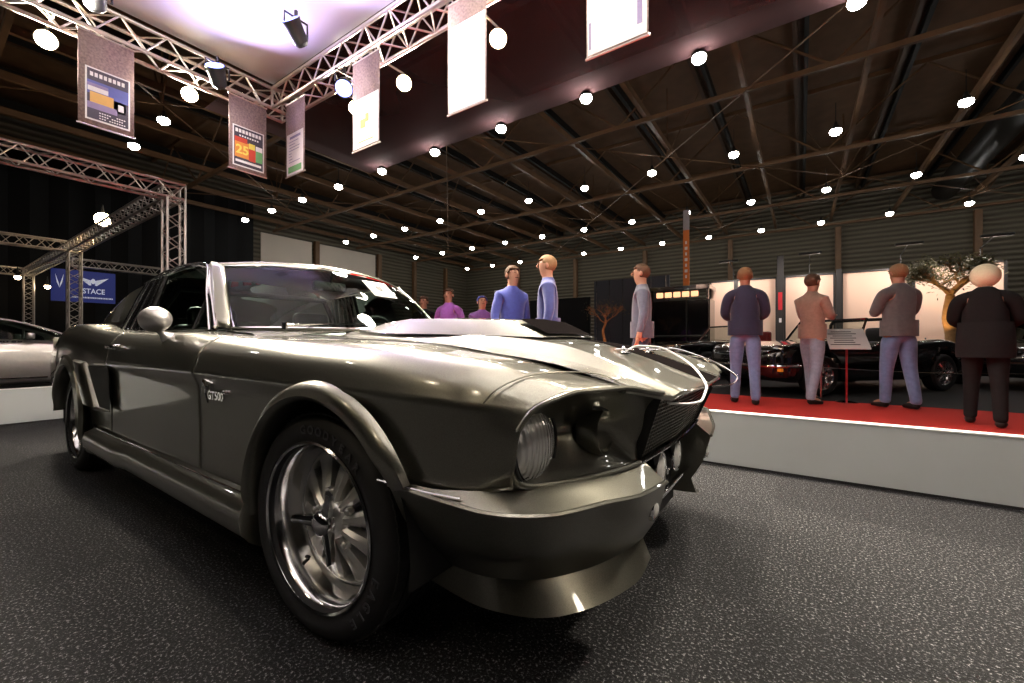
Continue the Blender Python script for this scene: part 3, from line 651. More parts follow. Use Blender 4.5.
for y0, y1 in ((11.6, 15.0), (15.6, 20.4)):
    tag(MB().box((WX+.06, (y0+y1)/2, 5.6), (.08, y1-y0, 4.6)).build('wall_panel', 'wallpanel'), 'large pale panel high on the far wall, ' + ('next to the black drape' if y0 < 12 else 'right of the first, towards the corner'), 'wall panel', 'pale panels high on the far wall')
for y in (15.3, 20.7, 24.5, 28.5): tag(MB().box((WX+.2, y, 4), (.3, .3, 8)).build('wall_column', 'steel'), 'brown steel column standing against the far left wall', 'column', 'columns along the far left wall')
for x in (-21, -15, -9, -3, 3, 9): tag(MB().box((x, WY-.2, 4), (.3, .3, 8)).build('wall_column', 'steel'), 'brown steel column standing against the far back wall', 'column', 'columns along the back wall')
tag(MB().grid([[(WX+.5+.12*math.sin(k*1.7), -13+k*.3, z) for z in (0, 9.5)] for k in range(81)]).build('black_drape', 'curtain'), 'tall black drape hanging behind the truss stand at left', 'drape')
# roof girders and purlins
for y in [3+6.28*j-3.14 for j in range(0, 6)]:
    g = MB()
    g.box((-6, y, 8.15), (44, .12, .14)); g.box((-6, y, 10.6), (44, .14, .16))
    x = -27.5; up = True
    while x < 15.5:
        a, b_ = (x, y, 8.15), (x+2.93, y, 10.55)
        g.tube([a, b_] if up else [(x, y, 10.55), (x+2.93, y, 8.15)], .035, 5); up = not up; x += 2.93
    tag(g.build('roof_girder', 'steel', smooth=False), 'deep brown steel lattice girder spanning the hall under the roof', 'girder', 'lattice girders under the roof')
for i in range(-9, 6):
    x = -.9+2.93*i
    for dx, z, mt_, r in ((0, 8.55, 'steel', .085),):
        tag(MB().box((x+dx+.6, 9.5, z+.0), (.13, 46, .22)).build('roof_beam', mt_), 'brown steel beam running the length of the hall below the roof boards', 'beam', 'long beams below the roof')
    p_ = MB(); p_.box((x+1.85, 9.5, 10.4), (.12, 46, .3)); p_.box((x+2.15, 9.5, 10.4), (.12, 46, .3), mi=1); p_.box((x+2.0, 9.5, 10.52), (.2, 46, .05))
    tag(p_.build('roof_purlin', ['dsteel', 'black']), 'pair of dark purlins fixed directly under the roof boards', 'purlin', 'purlins fixed to the roof boards')
for j in range(0, 5):
    for i in ((-8, -4, 0, 4) if j % 2 else (-6, -2, 2)):
        x = -.9+2.93*i+.6; y = 3+6.28*j-3.14
        b_ = MB(); b_.tube([(x, y, 8.1), (x+5.86, y+6.28, 8.1)], .022, 5); b_.tube([(x+5.86, y, 8.1), (x, y+6.28, 8.1)], .022, 5)
        b_.tube([(x+2.93, y+3.14, 8.12), (x+2.93, y+3.14, 10.8)], .03, 5); b_.tube([(x+2.93, y+3.14, 8.12), (x+1.4, y+3.14, 10.8)], .025, 5); b_.tube([(x+2.93, y+3.14, 8.12), (x+4.4, y+3.14, 10.8)], .025, 5)
        tag(b_.build('roof_bracing', 'steel', smooth=False), 'crossed brown bracing rods between two roof girders', 'bracing', 'crossed bracing rods under the roof')
tag(MB().tube([(7.6, -8, 9.2), (7.6, 31, 9.2)], .55, 20).build('air_duct', mat('dark_duct', (.02, .018, .016), .5, .2)), 'wide round dark air duct running along the roof at right', 'duct')
# sheer maroon fabric under the roof
sh = bpy.data.materials.new('maroon_sheer'); sh.use_nodes = True; nt = sh.node_tree; pb = nt.nodes['Principled BSDF']; pb.inputs['Base Color'].default_value = (.16, .07, .075, 1); pb.inputs['Roughness'].default_value = .9; pb.inputs['Alpha'].default_value = .72; M['sheer'] = sh
tag(MB().grid([[(x, y, 7.78+.05*math.sin(x*1.3)*math.sin((y-3.2)/6.1*PI)) for x in frange(-13.5, 9, .75)] for y in frange(3.6, 9.42, .97)]).build('ceiling_cloth', 'sheer', thick=.01), 'wide maroon sheer cloth slung flat under the roof behind the banners', 'cloth')
# ceiling lights
def hl_proto():
    t = thing('ceiling_light', 'round white high-bay lamp hanging under the roof', 'ceiling light', (0, 0, 0), 0, 'high-bay lamps under the roof')
    MB().lathe([(.04, .32), (.06, .22), (.12, .14), (.155, .07), (.15, .07), (.09, .14), (0, .14)], 20, 'Z').build('lamp_shade', 'housing', t)
    MB().ball((0, 0, .02), (.165, .165, .12)).build('lamp_glass', 'lamp', t)
    MB().tube([(0, 0, .3), (0, 0, .95)], .01, 5).build('suspension_rod', 'housing', t)
    return t
first = None; NL = 0
for j in range(-2, 5):
    for i in range(-8, 6):
        x, y = -.9+2.93*i, 3.05+6.27*j
        if j < -1 or (j < 0 and i not in (-5, -2)): continue
        if y > 31.5: continue
        if j == 0:
            if i not in (-6, -5): continue
            x += .55
        if first is None: first = hl_proto(); first.location = (x, y, 7.6)
        else: dup(first, (x, y, 7.6))
        NL += 1
# ------------------------------------------------------------------ display rig over the stand
def box_truss(a, b_, w=.29, r=.025, rb=.011, name='truss', label='', group=None, cat='truss', step=.22, mt='truss'):
    a = Vector(a); b_ = Vector(b_); d = (b_-a); Ln = d.length; d.normalize()
    u = Vector((0, 0, 1)) if abs(d.z) < .5 else Vector((1, 0, 0)); v = d.cross(u).normalized(); u = v.cross(d).normalized(); h = w/2
    cs = [u*h+v*h, u*h-v*h, -u*h-v*h, -u*h+v*h]; mb = MB()
    for c in cs: mb.tube([a+c, b_+c], r, 8)
    n = max(1, round(Ln/step))
    for k in range(n):
        p, q_ = a+d*Ln*k/n, a+d*Ln*(k+1)/n
        for i in range(4):
            c0, c1 = cs[i], cs[(i+1) % 4]
            if (k+i) % 2: c0, c1 = c1, c0
            mb.tube([p+c0, q_+c1], rb, 5)
    for p in (a, b_):
        for i in range(4): mb.tube([p+cs[i], p+cs[(i+1) % 4]], r*.8, 6)
    o = mb.build(name, mt, smooth=True); tag(o, label, cat, group); return o
RZ = 4.30; h = .145
box_truss((-5.35-h, -3.6, RZ+h), (-5.35-h, 1.61+2*h, RZ+h), name='rig_truss', label='aluminium box truss overhead at left carrying the two poster banners')
box_truss((-5.35, 1.61+h, RZ+h), (6.5, 1.61+h, RZ+h), name='rig_truss', label='aluminium box truss overhead running from the rig corner up to the right')
box_truss((-5.35, -3.6-h, RZ+h), (6.5, -3.6-h, RZ+h), name='rig_truss', label='aluminium box truss of the rig behind the camera')
box_truss((6.5+h, -3.6-2*h, RZ+h), (6.5+h, 1.61+2*h, RZ+h), name='rig_truss', label='aluminium box truss closing the rig at far right')
# stretched cloth above the stand
M['canopy'] = mat('canopy_cloth', (.86, .84, .86), .85, noise=.04, nscale=2)
tag(MB().grid([[(x, y, 4.63+.55*math.sin(PI*(x+5.3)/11.7)*math.sin(PI*(y+3.6)/5.2)) for x in frange(-5.3, 6.4, .45)] for y in frange(-3.6, 1.6, .4)]).build('canopy', 'canopy', thick=.004), 'white stretched cloth ceiling glowing over the display stand', 'canopy')
def area(name, loc, rot, size, power, col, sy=None, spread=PI):
    l = bpy.data.lights.new(name, 'AREA'); l.shape = 'RECTANGLE' if sy else 'DISK'; l.size = size
    if sy: l.size_y = sy
    l.energy = power; l.color = col; l.spread = spread
    o = bpy.data.objects.new(name, l); C.objects.link(o); o.location = loc; o.rotation_euler = rot; return o
def aim(o, t):
    o.rotation_euler = (Vector(t)-o.location).to_track_quat('-Z', 'Y').to_euler()
# moving-head fixtures with uplighters washing the cloth
def fixture(loc, tgt, label, gel='blue_gel', name='stage_light'):
    t = thing(name, label, 'stage light', loc)
    d = (Vector(tgt)-Vector(loc)).normalized(); mb = MB(); mb.tube([Vector((0, 0, 0))-d*.14, Vector((0, 0, 0))-d*.10, d*.06, d*.12], [.05, .085, .10, .115], 16); mb.build('lamp_body', 'housing', t)
    MB().disc(d*.123, .10, d, 20).build('lamp_face', gel, t)
    y_ = MB(); y_.tube([(0, -.13, 0), (0, -.13, .16), (0, .13, .16), (0, .13, 0)], .012, 6); y_.tube([(0, 0, .16), (0, 0, .24)], .02, 8); y_.build('yoke', 'housing', t); return t
UP = [(-4.6, -.6, 'w'), (-4.5, .9, 'p'), (-2.9, 1.15, 'p'), (-1.2, 1.1, 'w'), (1.0, 1.1, 'w'), (3.2, 1.1, 'w'), (-4.6, -2.6, 'w'), (-1.5, -3.0, 'w'), (1.8, -3.0, 'w'), (4.4, -1.6, 'w'), (2.6, -.9, 'w'), (.4, -.8, 'w')]
for k, (x, y, c_) in enumerate(UP):
    col = (1, .93, .82) if c_ == 'w' else (.62, .5, 1)
    o = area('cloth_uplight', (x, y, 4.02), (PI, 0, 0), .3, (UPW if c_ == 'w' else UPW*.7)*(.7 if y < -1.5 and x > 0 else .25 if y < -1.5 else 1.3 if x > -2 else 1), col, spread=PI*.95)
    aim(o, (x*.55, y*.6-.8, 5.4))
fixture((-4.55, -.45, 4.2), (-3, -1, 5.3), 'dark moving-head lamp under the left overhead truss, near the picture edge')
fixture((-4.95, .75, 4.18), (-4, 0, 5.3), 'dark lamp on the left overhead truss close to the rig corner')
fixture((-3.55, 1.0, 4.30), (-3.2, 0, 5.2), 'dark lamp on an arm projecting left from the right overhead truss')
fixture((-2.6, .80, 4.55), (-2.4, 0, 5.3), 'blue lit lamp on the upper arm of the right overhead truss')
fixture((-3.72, 1.72, 4.12), (-1, -.5, .8), 'lamp with blue lens clamped below the right overhead truss')
# warm par lamps pointing at the stand
PAR = [((-6.03, -.57, 4.3), 'far left beyond the first poster banner'), ((-5.95, .78, 4.3), 'between the two poster banners'), ((-3.27, 2.31, 4.3), 'right of the third banner'), ((-1.74, 2.36, 4.3), 'right of the blank white banner'), ((-4.33, 2.31, 4.3), 'half hidden by the third banner'), ((-2.5, -4.3, 4.3), 'over the near side of the car'), ((.6, -4.3, 4.3), 'above and behind the camera'), ((7.3, -.8, 4.3), 'added unseen ahead of the car nose'), ((-.2, 2.36, 4.3), 'above the picture over the aisle'), ((1.35, 2.36, 4.3), 'level with the car nose'), ((2.9, 2.36, 4.3), 'farthest right')]  # lamp ahead of the nose is unseen, added to brighten headlamp and wheels
for loc, where in PAR:
    t = thing('par_lamp', 'glowing warm spotlight on a bracket outside the rig, ' + where, 'spotlight', loc)
    d = (Vector((.3, -.6, .7))-Vector(loc)).normalized()
    MB().tube([-d*.22, -d*.12, d*.0, d*.02], [.04, .08, .10, .105], 16).build('lamp_body', 'housing', t)
    MB().disc(d*.022, .095, d, 20).build('lamp_face', 'wlamp', t)
    end = Vector((-5.5-loc[0], 0, .1)) if loc[0] < -5.5 else Vector((6.6-loc[0], 0, .1)) if loc[0] > 6.5 else Vector((0, (1.75 if loc[1] > 0 else -3.75)-loc[1], .1))
    MB().tube([(0, 0, .0), (0, 0, .12), end], .014, 6).build('bracket_arm', 'truss', t)
    l = bpy.data.lights.new('par_beam', 'SPOT'); l.energy = PARW*(.03 if loc[1] < -3 else .12 if loc[0] > 5 else 1.3); l.color = (1, .88, .72); l.spot_size = 1.9; l.spot_blend = 1; l.shadow_soft_size = .3
    o = bpy.data.objects.new('par_beam', l); C.objects.link(o); o.location = Vector(loc)+d*.12; aim(o, (.3, -.6, .7))
# banners
def banner(kind, org, xd, w, zt, zb, label, poster):
    """org: top-left corner seen from the camera; xd: direction to the right"""
    xd = Vector(xd); t = thing('hanging_banner', label, 'banner', org, 0, 'banners hanging from the rig'); nrm = Vector((xd.y, -xd.x, 0))
    H = zt-zb; MB().add([(0, 0, 0), xd*w, xd*w-Vector((0, 0, H)), (0, 0, -H)], [(0, 1, 2, 3)]).build('banner_cloth', 'banner', t, thick=.004)
    rod = MB().tube([xd*-.01, xd*(w+.01)], .012, 6); rod.build('banner_rod', 'truss', t); MB().tube([xd*-.01+Vector((0, 0, -H)), xd*(w+.01)+Vector((0, 0, -H))], .01, 6).build('banner_rod', 'truss', t)
    if poster is None: return t
    px0, px1, pz0, pz1, cols = poster
    fr = lambda x, z, e=.006: xd*x+Vector((0, 0, -z))+nrm*e
    Q = lambda a, b_, c, d, e: [fr(a, c, e), fr(b_, c, e), fr(b_, d, e), fr(a, d, e)]
    pm = MB().add(Q(px0, px1, pz0, pz1, .006), [(0, 1, 2, 3)])
    po = pm.build('poster', cols[0], t)
    dm = MB(); mats_ = list(cols[1:])
    for (a, b_, c, d, mi) in kind: dm.add(Q(px0+(px1-px0)*a, px0+(px1-px0)*b_, pz0+(pz1-pz0)*c, pz0+(pz1-pz0)*d, .009+.0006*mi), [(0, 1, 2, 3)], mi)
    if kind: dm.build('poster_print', mats_, po)
    return t, po, fr, px0, px1, pz0, pz1
def flat(n_, c, e=0): 
    return mat(n_, c, .6, emit=c if e else None, es=e, noise=.1)
M['pw'] = flat('poster_white', (.9, .88, .86)); M['pd'] = flat('poster_dark', (.06, .05, .07)); M['pb'] = flat('poster_blue', (.12, .14, .4)); M['pg'] = flat('poster_gold', (.75, .45, .12)); M['pv'] = flat('poster_violet', (.3, .24, .4)); M['pr'] = flat('poster_red', (.6, .06, .03)); M['po'] = flat('poster_orange', (.75, .3, .05)); M['pgreen'] = flat('poster_green', (.15, .4, .15)); M['py'] = flat('poster_yellow', (.85, .7, .12)); M['pk'] = flat('poster_pink', (.85, .75, .78))
random.seed(3)
k1 = [(.04, .96, .03, .97, 0), (.04, .96, .25, .5, 1), (.04, .5, .3, .36, 4), (.1, .62, .46, .66, 2), (.04, .7, .66, .78, 4), (.05, .5, .36, .45, 3), (.62, .9, .5, .72, 0), (.72, .85, .55, .68, 3)]
k1 += [(x, x+.07, .09, .17, 3) for x in [.1+.1*i for i in range(8)]]+[(x, x+.035, .82+.05*r_, .84+.05*r_, 3) for r_ in range(3) for x in [.3+.055*i for i in range(11)] if random.random() > .2]
banner(k1, (-5.35, -.425, 4.25), (0, 1, 0), .467, 4.25, 3.22, 'patterned banner with a dark car poster framed in white, leftmost on the rig', (.055, .43, .38, .965, ('pw', 'pd', 'pb', 'pg', 'pw', 'pv')))
k2 = [(.04, .96, .03, .97, 0), (.06, .5, .38, .78, 1), (.5, .72, .5, .8, 2), (.72, .94, .5, .78, 3), (.5, .7, .36, .5, 4), (.06, .45, .28, .4, 2), (.72, .94, .38, .5, 5), (.08, .9, .84, .9, 5)]
k2 += [(x, x+.08, .08, .17, 5) for x in [.08+.105*i for i in range(8)]]+[(x, x+.05, .22, .26, 5) for x in [.2+.08*i for i in range(8)]]
r2 = banner(k2, (-5.35, 1.035, 4.25), (0, 1, 0), .49, 4.25, 3.23, 'patterned banner with a red and orange poster reading 25, left of the rig corner', (.045, .455, .40, .965, ('pw', 'pd', 'po', 'pr', 'pgreen', 'py', 'pw')))
text_mb('25', .17, frame(Vector((0, 1, 0))*.165+Vector((.016, 0, -.735)), (0, 1, 0), (0, 0, 1)), .001, bold=.004).build('poster_number', 'py', r2[1])
k3 = [(.1, .9, .80, .95, 0), (.2, .85, .08, .14, 1)]+[(.15, .15+random.random()*.6+.1, .2+.07*i, .215+.07*i, 1) for i in range(8)]
banner(k3, (-4.95, 1.61, 4.2), (1, 0, 0), .49, 4.2, 3.17, 'narrow banner with a pale poster and green foot, just right of the rig corner', (.03, .46, .44, 1.02, ('pk', 'pgreen', 'pv')))
k4 = [(.3, .5, .45, .62, 0), (.5, .62, .36, .52, 0), (.2, .8, .88, .90, 0)]
banner(k4, (-3.38, 1.61, 4.2), (1, 0, 0), .50, 4.2, 3.13, 'banner with a glaring white poster and small gold emblem, beside the half hidden warm lamp', (.01, .49, .46, 1.05, ('pw', 'pg')))
banner([], (-1.81, 1.61, 4.2), (1, 0, 0), .49, 4.2, 3.10, 'banner with a blank glaring white poster, second from the right', (.01, .48, .24, 1.09, ('pw',)))
banner([(.85, .93, .6, .9, 0), (.6, .7, .1, .25, 1), (.03, .06, .7, .95, 0)], (-.30, 1.61, 4.2), (1, 0, 0), .49, 4.2, 3.09, 'banner with a white poster with faint violet marks, rightmost on the rig', (.01, .48, .24, 1.09, ('pw', 'pv', 'pg')))
for x in (-5.35, -3.6, -1.6, .2):   # small spots on the truss that light the posters
    l = bpy.data.lights.new('poster_spot', 'SPOT'); l.energy = PW; l.color = (1, .95, .95); l.spot_size = 1.0; l.spot_blend = .5; l.shadow_soft_size = .05
    tgt = (x, 1.61, 3.6) if x > -5 else (-5.35, .6, 3.6); o = bpy.data.objects.new('poster_spot', l); C.objects.link(o); o.location = (x+.3, .2, 4.25) if x > -5 else (-4.0, .4, 4.25); aim(o, tgt)
# world: faint ambient of the hall
w = bpy.data.worlds.new('world'); scn.world = w; w.use_nodes = True; w.node_tree.nodes['Background'].inputs[0].default_value = (.5, .4, .35, 1); w.node_tree.nodes['Background'].inputs[1].default_value = .03

# =================================================================== LEFT: neighbouring stand of box truss
TG = 'trusses of the neighbouring stand'
hh = .145
box_truss((-9.3, -7.5, 3.85), (-9.3, 1.75, 3.85), name='stand_truss', label='near top truss of the neighbouring stand, running left out of the picture')
box_truss((-9.45, 1.6, 3.85), (-26.6, 1.6, 3.85), name='stand_truss', label='long top truss of the neighbouring stand receding from its near corner post')
box_truss((-9.3, 1.6, 0), (-9.3, 1.6, 3.70), name='stand_post', label='nearest upright truss post of the neighbouring stand, just left of the muscle car roof', cat='truss post')
box_truss((-17.9, 1.6, 0), (-17.9, 1.6, 3.70), name='stand_post', label='middle upright truss post of the neighbouring stand, in front of the navy sign', cat='truss post')
box_truss((-26.4, 1.6, 0), (-26.4, 1.6, 3.70), name='stand_post', label='farthest upright truss post of the neighbouring stand, left of the navy sign', cat='truss post')
box_truss((-18.0, -9, 3.85), (-18.0, 1.45, 3.85), name='stand_truss', label='middle cross truss of the neighbouring stand, running left from the middle post')
box_truss((-26.4, -12, 3.85), (-26.4, 1.45, 3.85), name='stand_truss', label='farthest cross truss of the neighbouring stand at the left edge')
box_truss((-22.0, 2.2, 3.9), (-22.0, 13.5, 3.9), name='stand_truss', label='thin distant truss passing behind the middle post towards the right')
def flatsign():
    t = thing('navy_sign', 'navy blue sign with a winged emblem and white lettering behind the middle truss post', 'sign', (-21.5, 2.46, 2.95)); t.scale = (1, .427, .68)
    MB().box((0, 0, 0), (.05, 4.1, 1.75)).build('sign_board', 'navy_sign', t)
    fr_ = frame((.03, .55, -.05), (0, 1, 0), (0, 0, 1)); w_ = flat('sign_white', (.7, .74, .9), .35); M['sw'] = w_
    g = MB()
    for s in (-1, 1):
        for k in range(4): g.add([fr_ @ Vector(p) for p in ((s*.12, .42-.07*k, .0), (s*(1.05-.2*k), .62-.12*k, 0), (s*(.85-.2*k), .50-.12*k, 0), (s*.12, .36-.07*k, 0))], [(0, 1, 2, 3) if s > 0 else (3, 2, 1, 0)])
    g.disc(fr_ @ Vector((0, .38, .0)), .15, (1, 0, 0), 20); g.build('winged_emblem', 'sw', t)
    text_mb('STACE', .40, frame((.03, .60, -.25), (0, 1, 0), (0, 0, 1)), .004, sx=1.25, bold=.006).build('sign_lettering', 'sw', t)
    g = MB(); random.seed(5)
    x = -1.35
    while x < 1.35: w0_ = .03+random.random()*.06; g.add([fr_ @ Vector(p) for p in ((x, -.60, 0), (x+w0_, -.60, 0), (x+w0_, -.52, 0), (x, -.52, 0))], [(0, 1, 2, 3)]); x += w0_+.03
    g.build('sign_small_print', 'sw', t)
    g = MB()
    for s in (-1, 1): g.add([(.03, -1.55+s*.04, .1), (.03, -1.55+s*.26, .62), (.03, -1.55+s*.16, .12), (.03, -1.55, -.15)], [(0, 1, 2, 3) if s > 0 else (3, 2, 1, 0)])
    g.build('wing_mark', 'sw', t)
    for y in (-1.9, 1.9): MB().tube([(0, y, .87), (0, y, 1.3)], .01, 5).build('sign_hanger', 'housing', t)
flatsign()
M['lowlamp'] = emis('far_warm_lamp', (1, .75, .45), 25)
for k, (x, y, z, wh) in enumerate(((-16.35, 1.95, 4.5, 'bright lamp hanging just above the receding truss of the neighbouring stand'), (-25.5, 1.2, 3.45, 'warm lamp at the far end of the neighbouring stand'), (-26.0, 2.1, 3.2, 'lower warm lamp at the far end of the neighbouring stand'), (-21.8, 8.6, 3.5, 'small lamp hanging from the thin distant truss beside the navy sign'))):
    t = thing('stand_lamp', wh, 'lamp', (x, y, z)); MB().tube([(0, 0, .1), (0, 0, .22), (0, 0, .5)], [.1, .05, .012], 12).build('lamp_body', 'housing', t); MB().ball((0, 0, .05), (.20 if k == 0 else .10,)*3).build('lamp_bulb', 'wlamp' if k == 0 else 'lowlamp', t)

# =================================================================== background cars
def bg_wheel(par, loc, r, s, wire=False, rot=0):
    w_ = MB().lathe([(r*.66, -.09), (r*.72, -.10), (r*.9, -.10), (r, -.075), (r, .075), (r*.9, .09), (r*.6, .09)], 36, 'Y', (0, 0, 0)).build('wheel', 'rubber', par)
    w_.location = loc; w_.rotation_euler = (0, 0, 0 if s > 0 else PI)
    g = MB().lathe([(r*.66, -.092), (r*.63, -.085), (r*.60, -.02), (r*.58, -.01), (0, .0)], 32, 'Y')
    n = 24 if wire else 10
    for k in range(n):
        a = 2*PI*k/n; b_ = a+(.25 if wire and k % 2 else 0); g.tube([(r*.12*math.cos(b_), -.07, r*.12*math.sin(b_)), (r*.35*math.cos(a), -.058, r*.35*math.sin(a)), (r*.60*math.cos(a), -.03, r*.60*math.sin(a))], .006 if wire else r*.055, 5)
    g.lathe([(r*.16, -.03), (r*.15, -.085), (r*.08, -.10), (0, -.102)], 16, 'Y'); g.build('wheel_rim', 'alu', w_)
def bg_body(t, S, wheels, r, paint, cut=True):
    rows = [[(-x, -w*.86, zl) for x, w, zl, zm, zb, zt in S], [(-x, -w*.97, zl+.07) for x, w, zl, zm, zb, zt in S], [(-x, -w, zm) for x, w, zl, zm, zb, zt in S], [(-x, -w*.965, zb-.06) for x, w, zl, zm, zb, zt in S],
            [(-x, -w*.87, zb) for x, w, zl, zm, zb, zt in S], [(-x, -w*.62, (zb*.4+zt*.6)) for x, w, zl, zm, zb, zt in S], [(-x, 0, zt+.01) for x, w, zl, zm, zb, zt in S]]
    rows = [[(-p[0], p[1], p[2]) for p in r_] for r_ in rows]; kn = [x for x, *_ in S]
    kn2 = [-k for k in kn]
    g = patch([[p for p in r_] for r_ in rows], kn2, frange(kn2[0], kn2[-1], .05), nsub=4)
    mb = MB().grid(g)
    cutmesh(mb, lambda x, y, z: any((x-wx)**2+(z-r)**2 < (r*1.13)**2 and abs(y) > .45 for wx in wheels)); mb.mirror()
    i0, i1 = g, g
    for col in (0, -1):
        e_ = [row[col] for row in g]; e_ = e_+[(p[0], -p[1], p[2]) for p in e_[::-1]]; mb.add(e_, [tuple(range(len(e_)))])
    return mb.build('car_body', paint, t, ang=45, thick=.006)
def classic(label, loc, rz, seat='seat', roll=False, coupe=False, wire=False, grille='round', wb_=2.65, badge=None, name='classic_car'):
    t = thing(name, label, 'car', (loc[0], loc[1], .007), rz); r = .31; fx, rx = wb_/2, -wb_/2
    S = [(fx+.78, .55, .30, .48, .62, .62), (fx+.70, .70, .24, .50, .70, .72), (fx+.35, .80, .20, .50, .80, .78), (fx-.1, .83, .20, .50, .84, .83), (fx-.7, .82, .20, .50, .82, .86), (.2, .82, .20, .50, .80, .84), (-.5, .82, .20, .50, .80, .80), (rx+.5, .84, .20, .50, .84, .82), (rx, .85, .22, .52, .87, .86), (rx-.5, .80, .27, .52, .80, .80), (rx-.85, .62, .34, .52, .66, .66)]
    body = bg_body(t, S, (fx, rx), r, 'bpaint')
    for x in (fx, rx):
        for s in (1, -1): bg_wheel(t, (x, -s*.74, r), r, s, wire)
    MB().bevbox((0, 0, .30), (wb_-.9, 1.3, .2), .03).build('underbody', 'black', t)
    for x in (fx, rx): MB().bevbox((x, 0, .34), (.72, 1.2, .3), .05).build('wheel_housing', 'black', t)
    ck_ = MB().bevbox((-.35, 0, .80), (1.25, 1.25, .06), .02).build('cockpit', seat, t)
    for s in (-1, 1): MB().bevbox((-.62, s*.33, .90), (.16, .44, .34), .05).build('seat', seat, t)
    wx = .38
    fr_ = MB().tube([(wx, -.66, .82), (wx-.30, -.58, 1.20), (wx-.30, .58, 1.20), (wx, .66, .82)], .022, 8); fr_.tube([(wx, -.66, .83), (wx+.06, 0, .86), (wx, .66, .83)], .018, 8)
    wf = fr_.build('windscreen_frame', 'chrome' if not coupe else 'bpaint', t); MB().add([(wx, -.64, .83), (wx, .64, .83), (wx-.30, .57, 1.19), (wx-.30, -.57, 1.19)], [(0, 1, 2, 3)]).build('windscreen', 'bglass', wf)
    if roll: MB().tube(crv([(-.75, -.62, .82), (-.70, -.60, 1.16), (-.70, -.5, 1.22), (-.70, .5, 1.22), (-.70, .60, 1.16), (-.75, .62, .82)], 24), .028, 8).build('folded_hood_frame', 'black', t)
    if coupe:
        MB().grid([[(wx-.28, y, 1.20+.03*(1-(y/.6)**2)) for y in (-.58, -.3, 0, .3, .58)], [(-.5, y, 1.24+.03*(1-(y/.6)**2)) for y in (-.60, -.3, 0, .3, .60)], [(-1.0, y, 1.12+.04*(1-(y/.6)**2)) for y in (-.58, -.3, 0, .3, .58)], [(-1.5, y, .86) for y in (-.56, -.3, 0, .3, .56)]]).build('roof', 'bpaint', t, thick=.02)
        g = MB().add([(wx-.05, -.68, .84), (wx-.30, -.59, 1.19), (-.5, -.60, 1.22), (-1.05, -.62, .88)], [(0, 1, 2, 3)]); g.mirror(); g.build('side_window', 'bglass', t)
    bp_ = MB().tube(crv([(fx+.45, -.84, .46), (fx+.74, -.72, .46), (fx+.84, -.3, .46), (fx+.86, 0, .46), (fx+.84, .3, .46), (fx+.74, .72, .46), (fx+.45, .84, .46)], 30), .028, 8); bp_.build('front_bumper', 'chrome', t)
    gr = MB()
    if grille == 'oval':
        for k in range(-7, 8): h_ = .17*math.sqrt(1-(k/8)**2); gr.tube([(fx+.79, k*.035, .62-h_), (fx+.82, k*.035, .62), (fx+.76, k*.035, .62+h_)], .007, 5)
        gr.tube([(fx+.79, .29*math.cos(2*PI*k/32), .62+.19*math.sin(2*PI*k/32)) for k in range(32)], .018, 8, closed=True)
    else:
        for k in range(5): gr.tube([(fx+.77, -.42, .54+.035*k), (fx+.80, 0, .54+.035*k), (fx+.77, .42, .54+.035*k)], .006, 5)
        gr.tube([(fx+.80+.0, .07*math.cos(2*PI*k/20), .61+.07*math.sin(2*PI*k/20)) for k in range(20)], .012, 6, closed=True)
    gr.build('grille', 'chrome', t)
    for s in (-1, 1):
        lo = MB().lathe([(.11, -.10), (.115, .01), (.10, .02)], 24, 'X', (fx+.62, s*.60, .66)).build('headlamp', 'chrome', t); MB().lathe([(.10, .015), (.06, .035), (0, .04)], 20, 'X', (fx+.62, s*.60, .66)).build('headlamp_lens', 'lens', lo)
        MB().bevbox((fx+.68, s*.68, .40), (.05, .13, .045), .01).build('indicator', 'amber', t)
        MB().bevbox((.15, s*.80, .79), (.09, .04, .06), .02).build('door_mirror', 'chrome', t)
    if badge: text_mb(badge, .075, frame((fx+.20, -.822, .66), (1, 0, 0), (0, 0, 1)), .003, bold=.002).build('side_badge', 'amber', t)
    MB().tube([(fx-.4, -.835, .30), (rx+.4, -.835, .30)], .008, 6).build('sill_trim', 'chrome', t)
    return t
AX = math.radians(230)   # heading of the row of black cars
hd_ = Vector((math.cos(AX), math.sin(AX), 0)); sd = Vector((-hd_.y, hd_.x, 0))
near_front = Vector((1.32, 6.4, 0)); ctr = near_front-hd_*1.325
# local right side (-y) faces the camera
left = sd
cB = ctr-sd*(-.74)*-1 if False else ctr
# the near side is local +y or -y depending on heading; pick the one closer to the camera
nl = sd if (Vector((CX, CY, 0))-ctr).dot(sd) > 0 else -sd
cB = ctr-nl*.74
classic('black open classic car with orange side lettering, in front of the pale panels', cB, AX, roll=True, badge='TR6')
classic('black open car with bright red interior, left of the other black cars', cB-nl*2.75-hd_*.3, AX, seat='red_leather', name='classic_car')
classic('black classic coupe behind the man in the grey sweater, beside the olive tree', cB+Vector((3.5, 3.1, 0)), AX, coupe=True, name='classic_car')
classic('black classic car with chrome oval grille at the right picture edge', Vector((6.6, 8.6, 0)), math.radians(212), grille='oval', wire=True, name='classic_car')
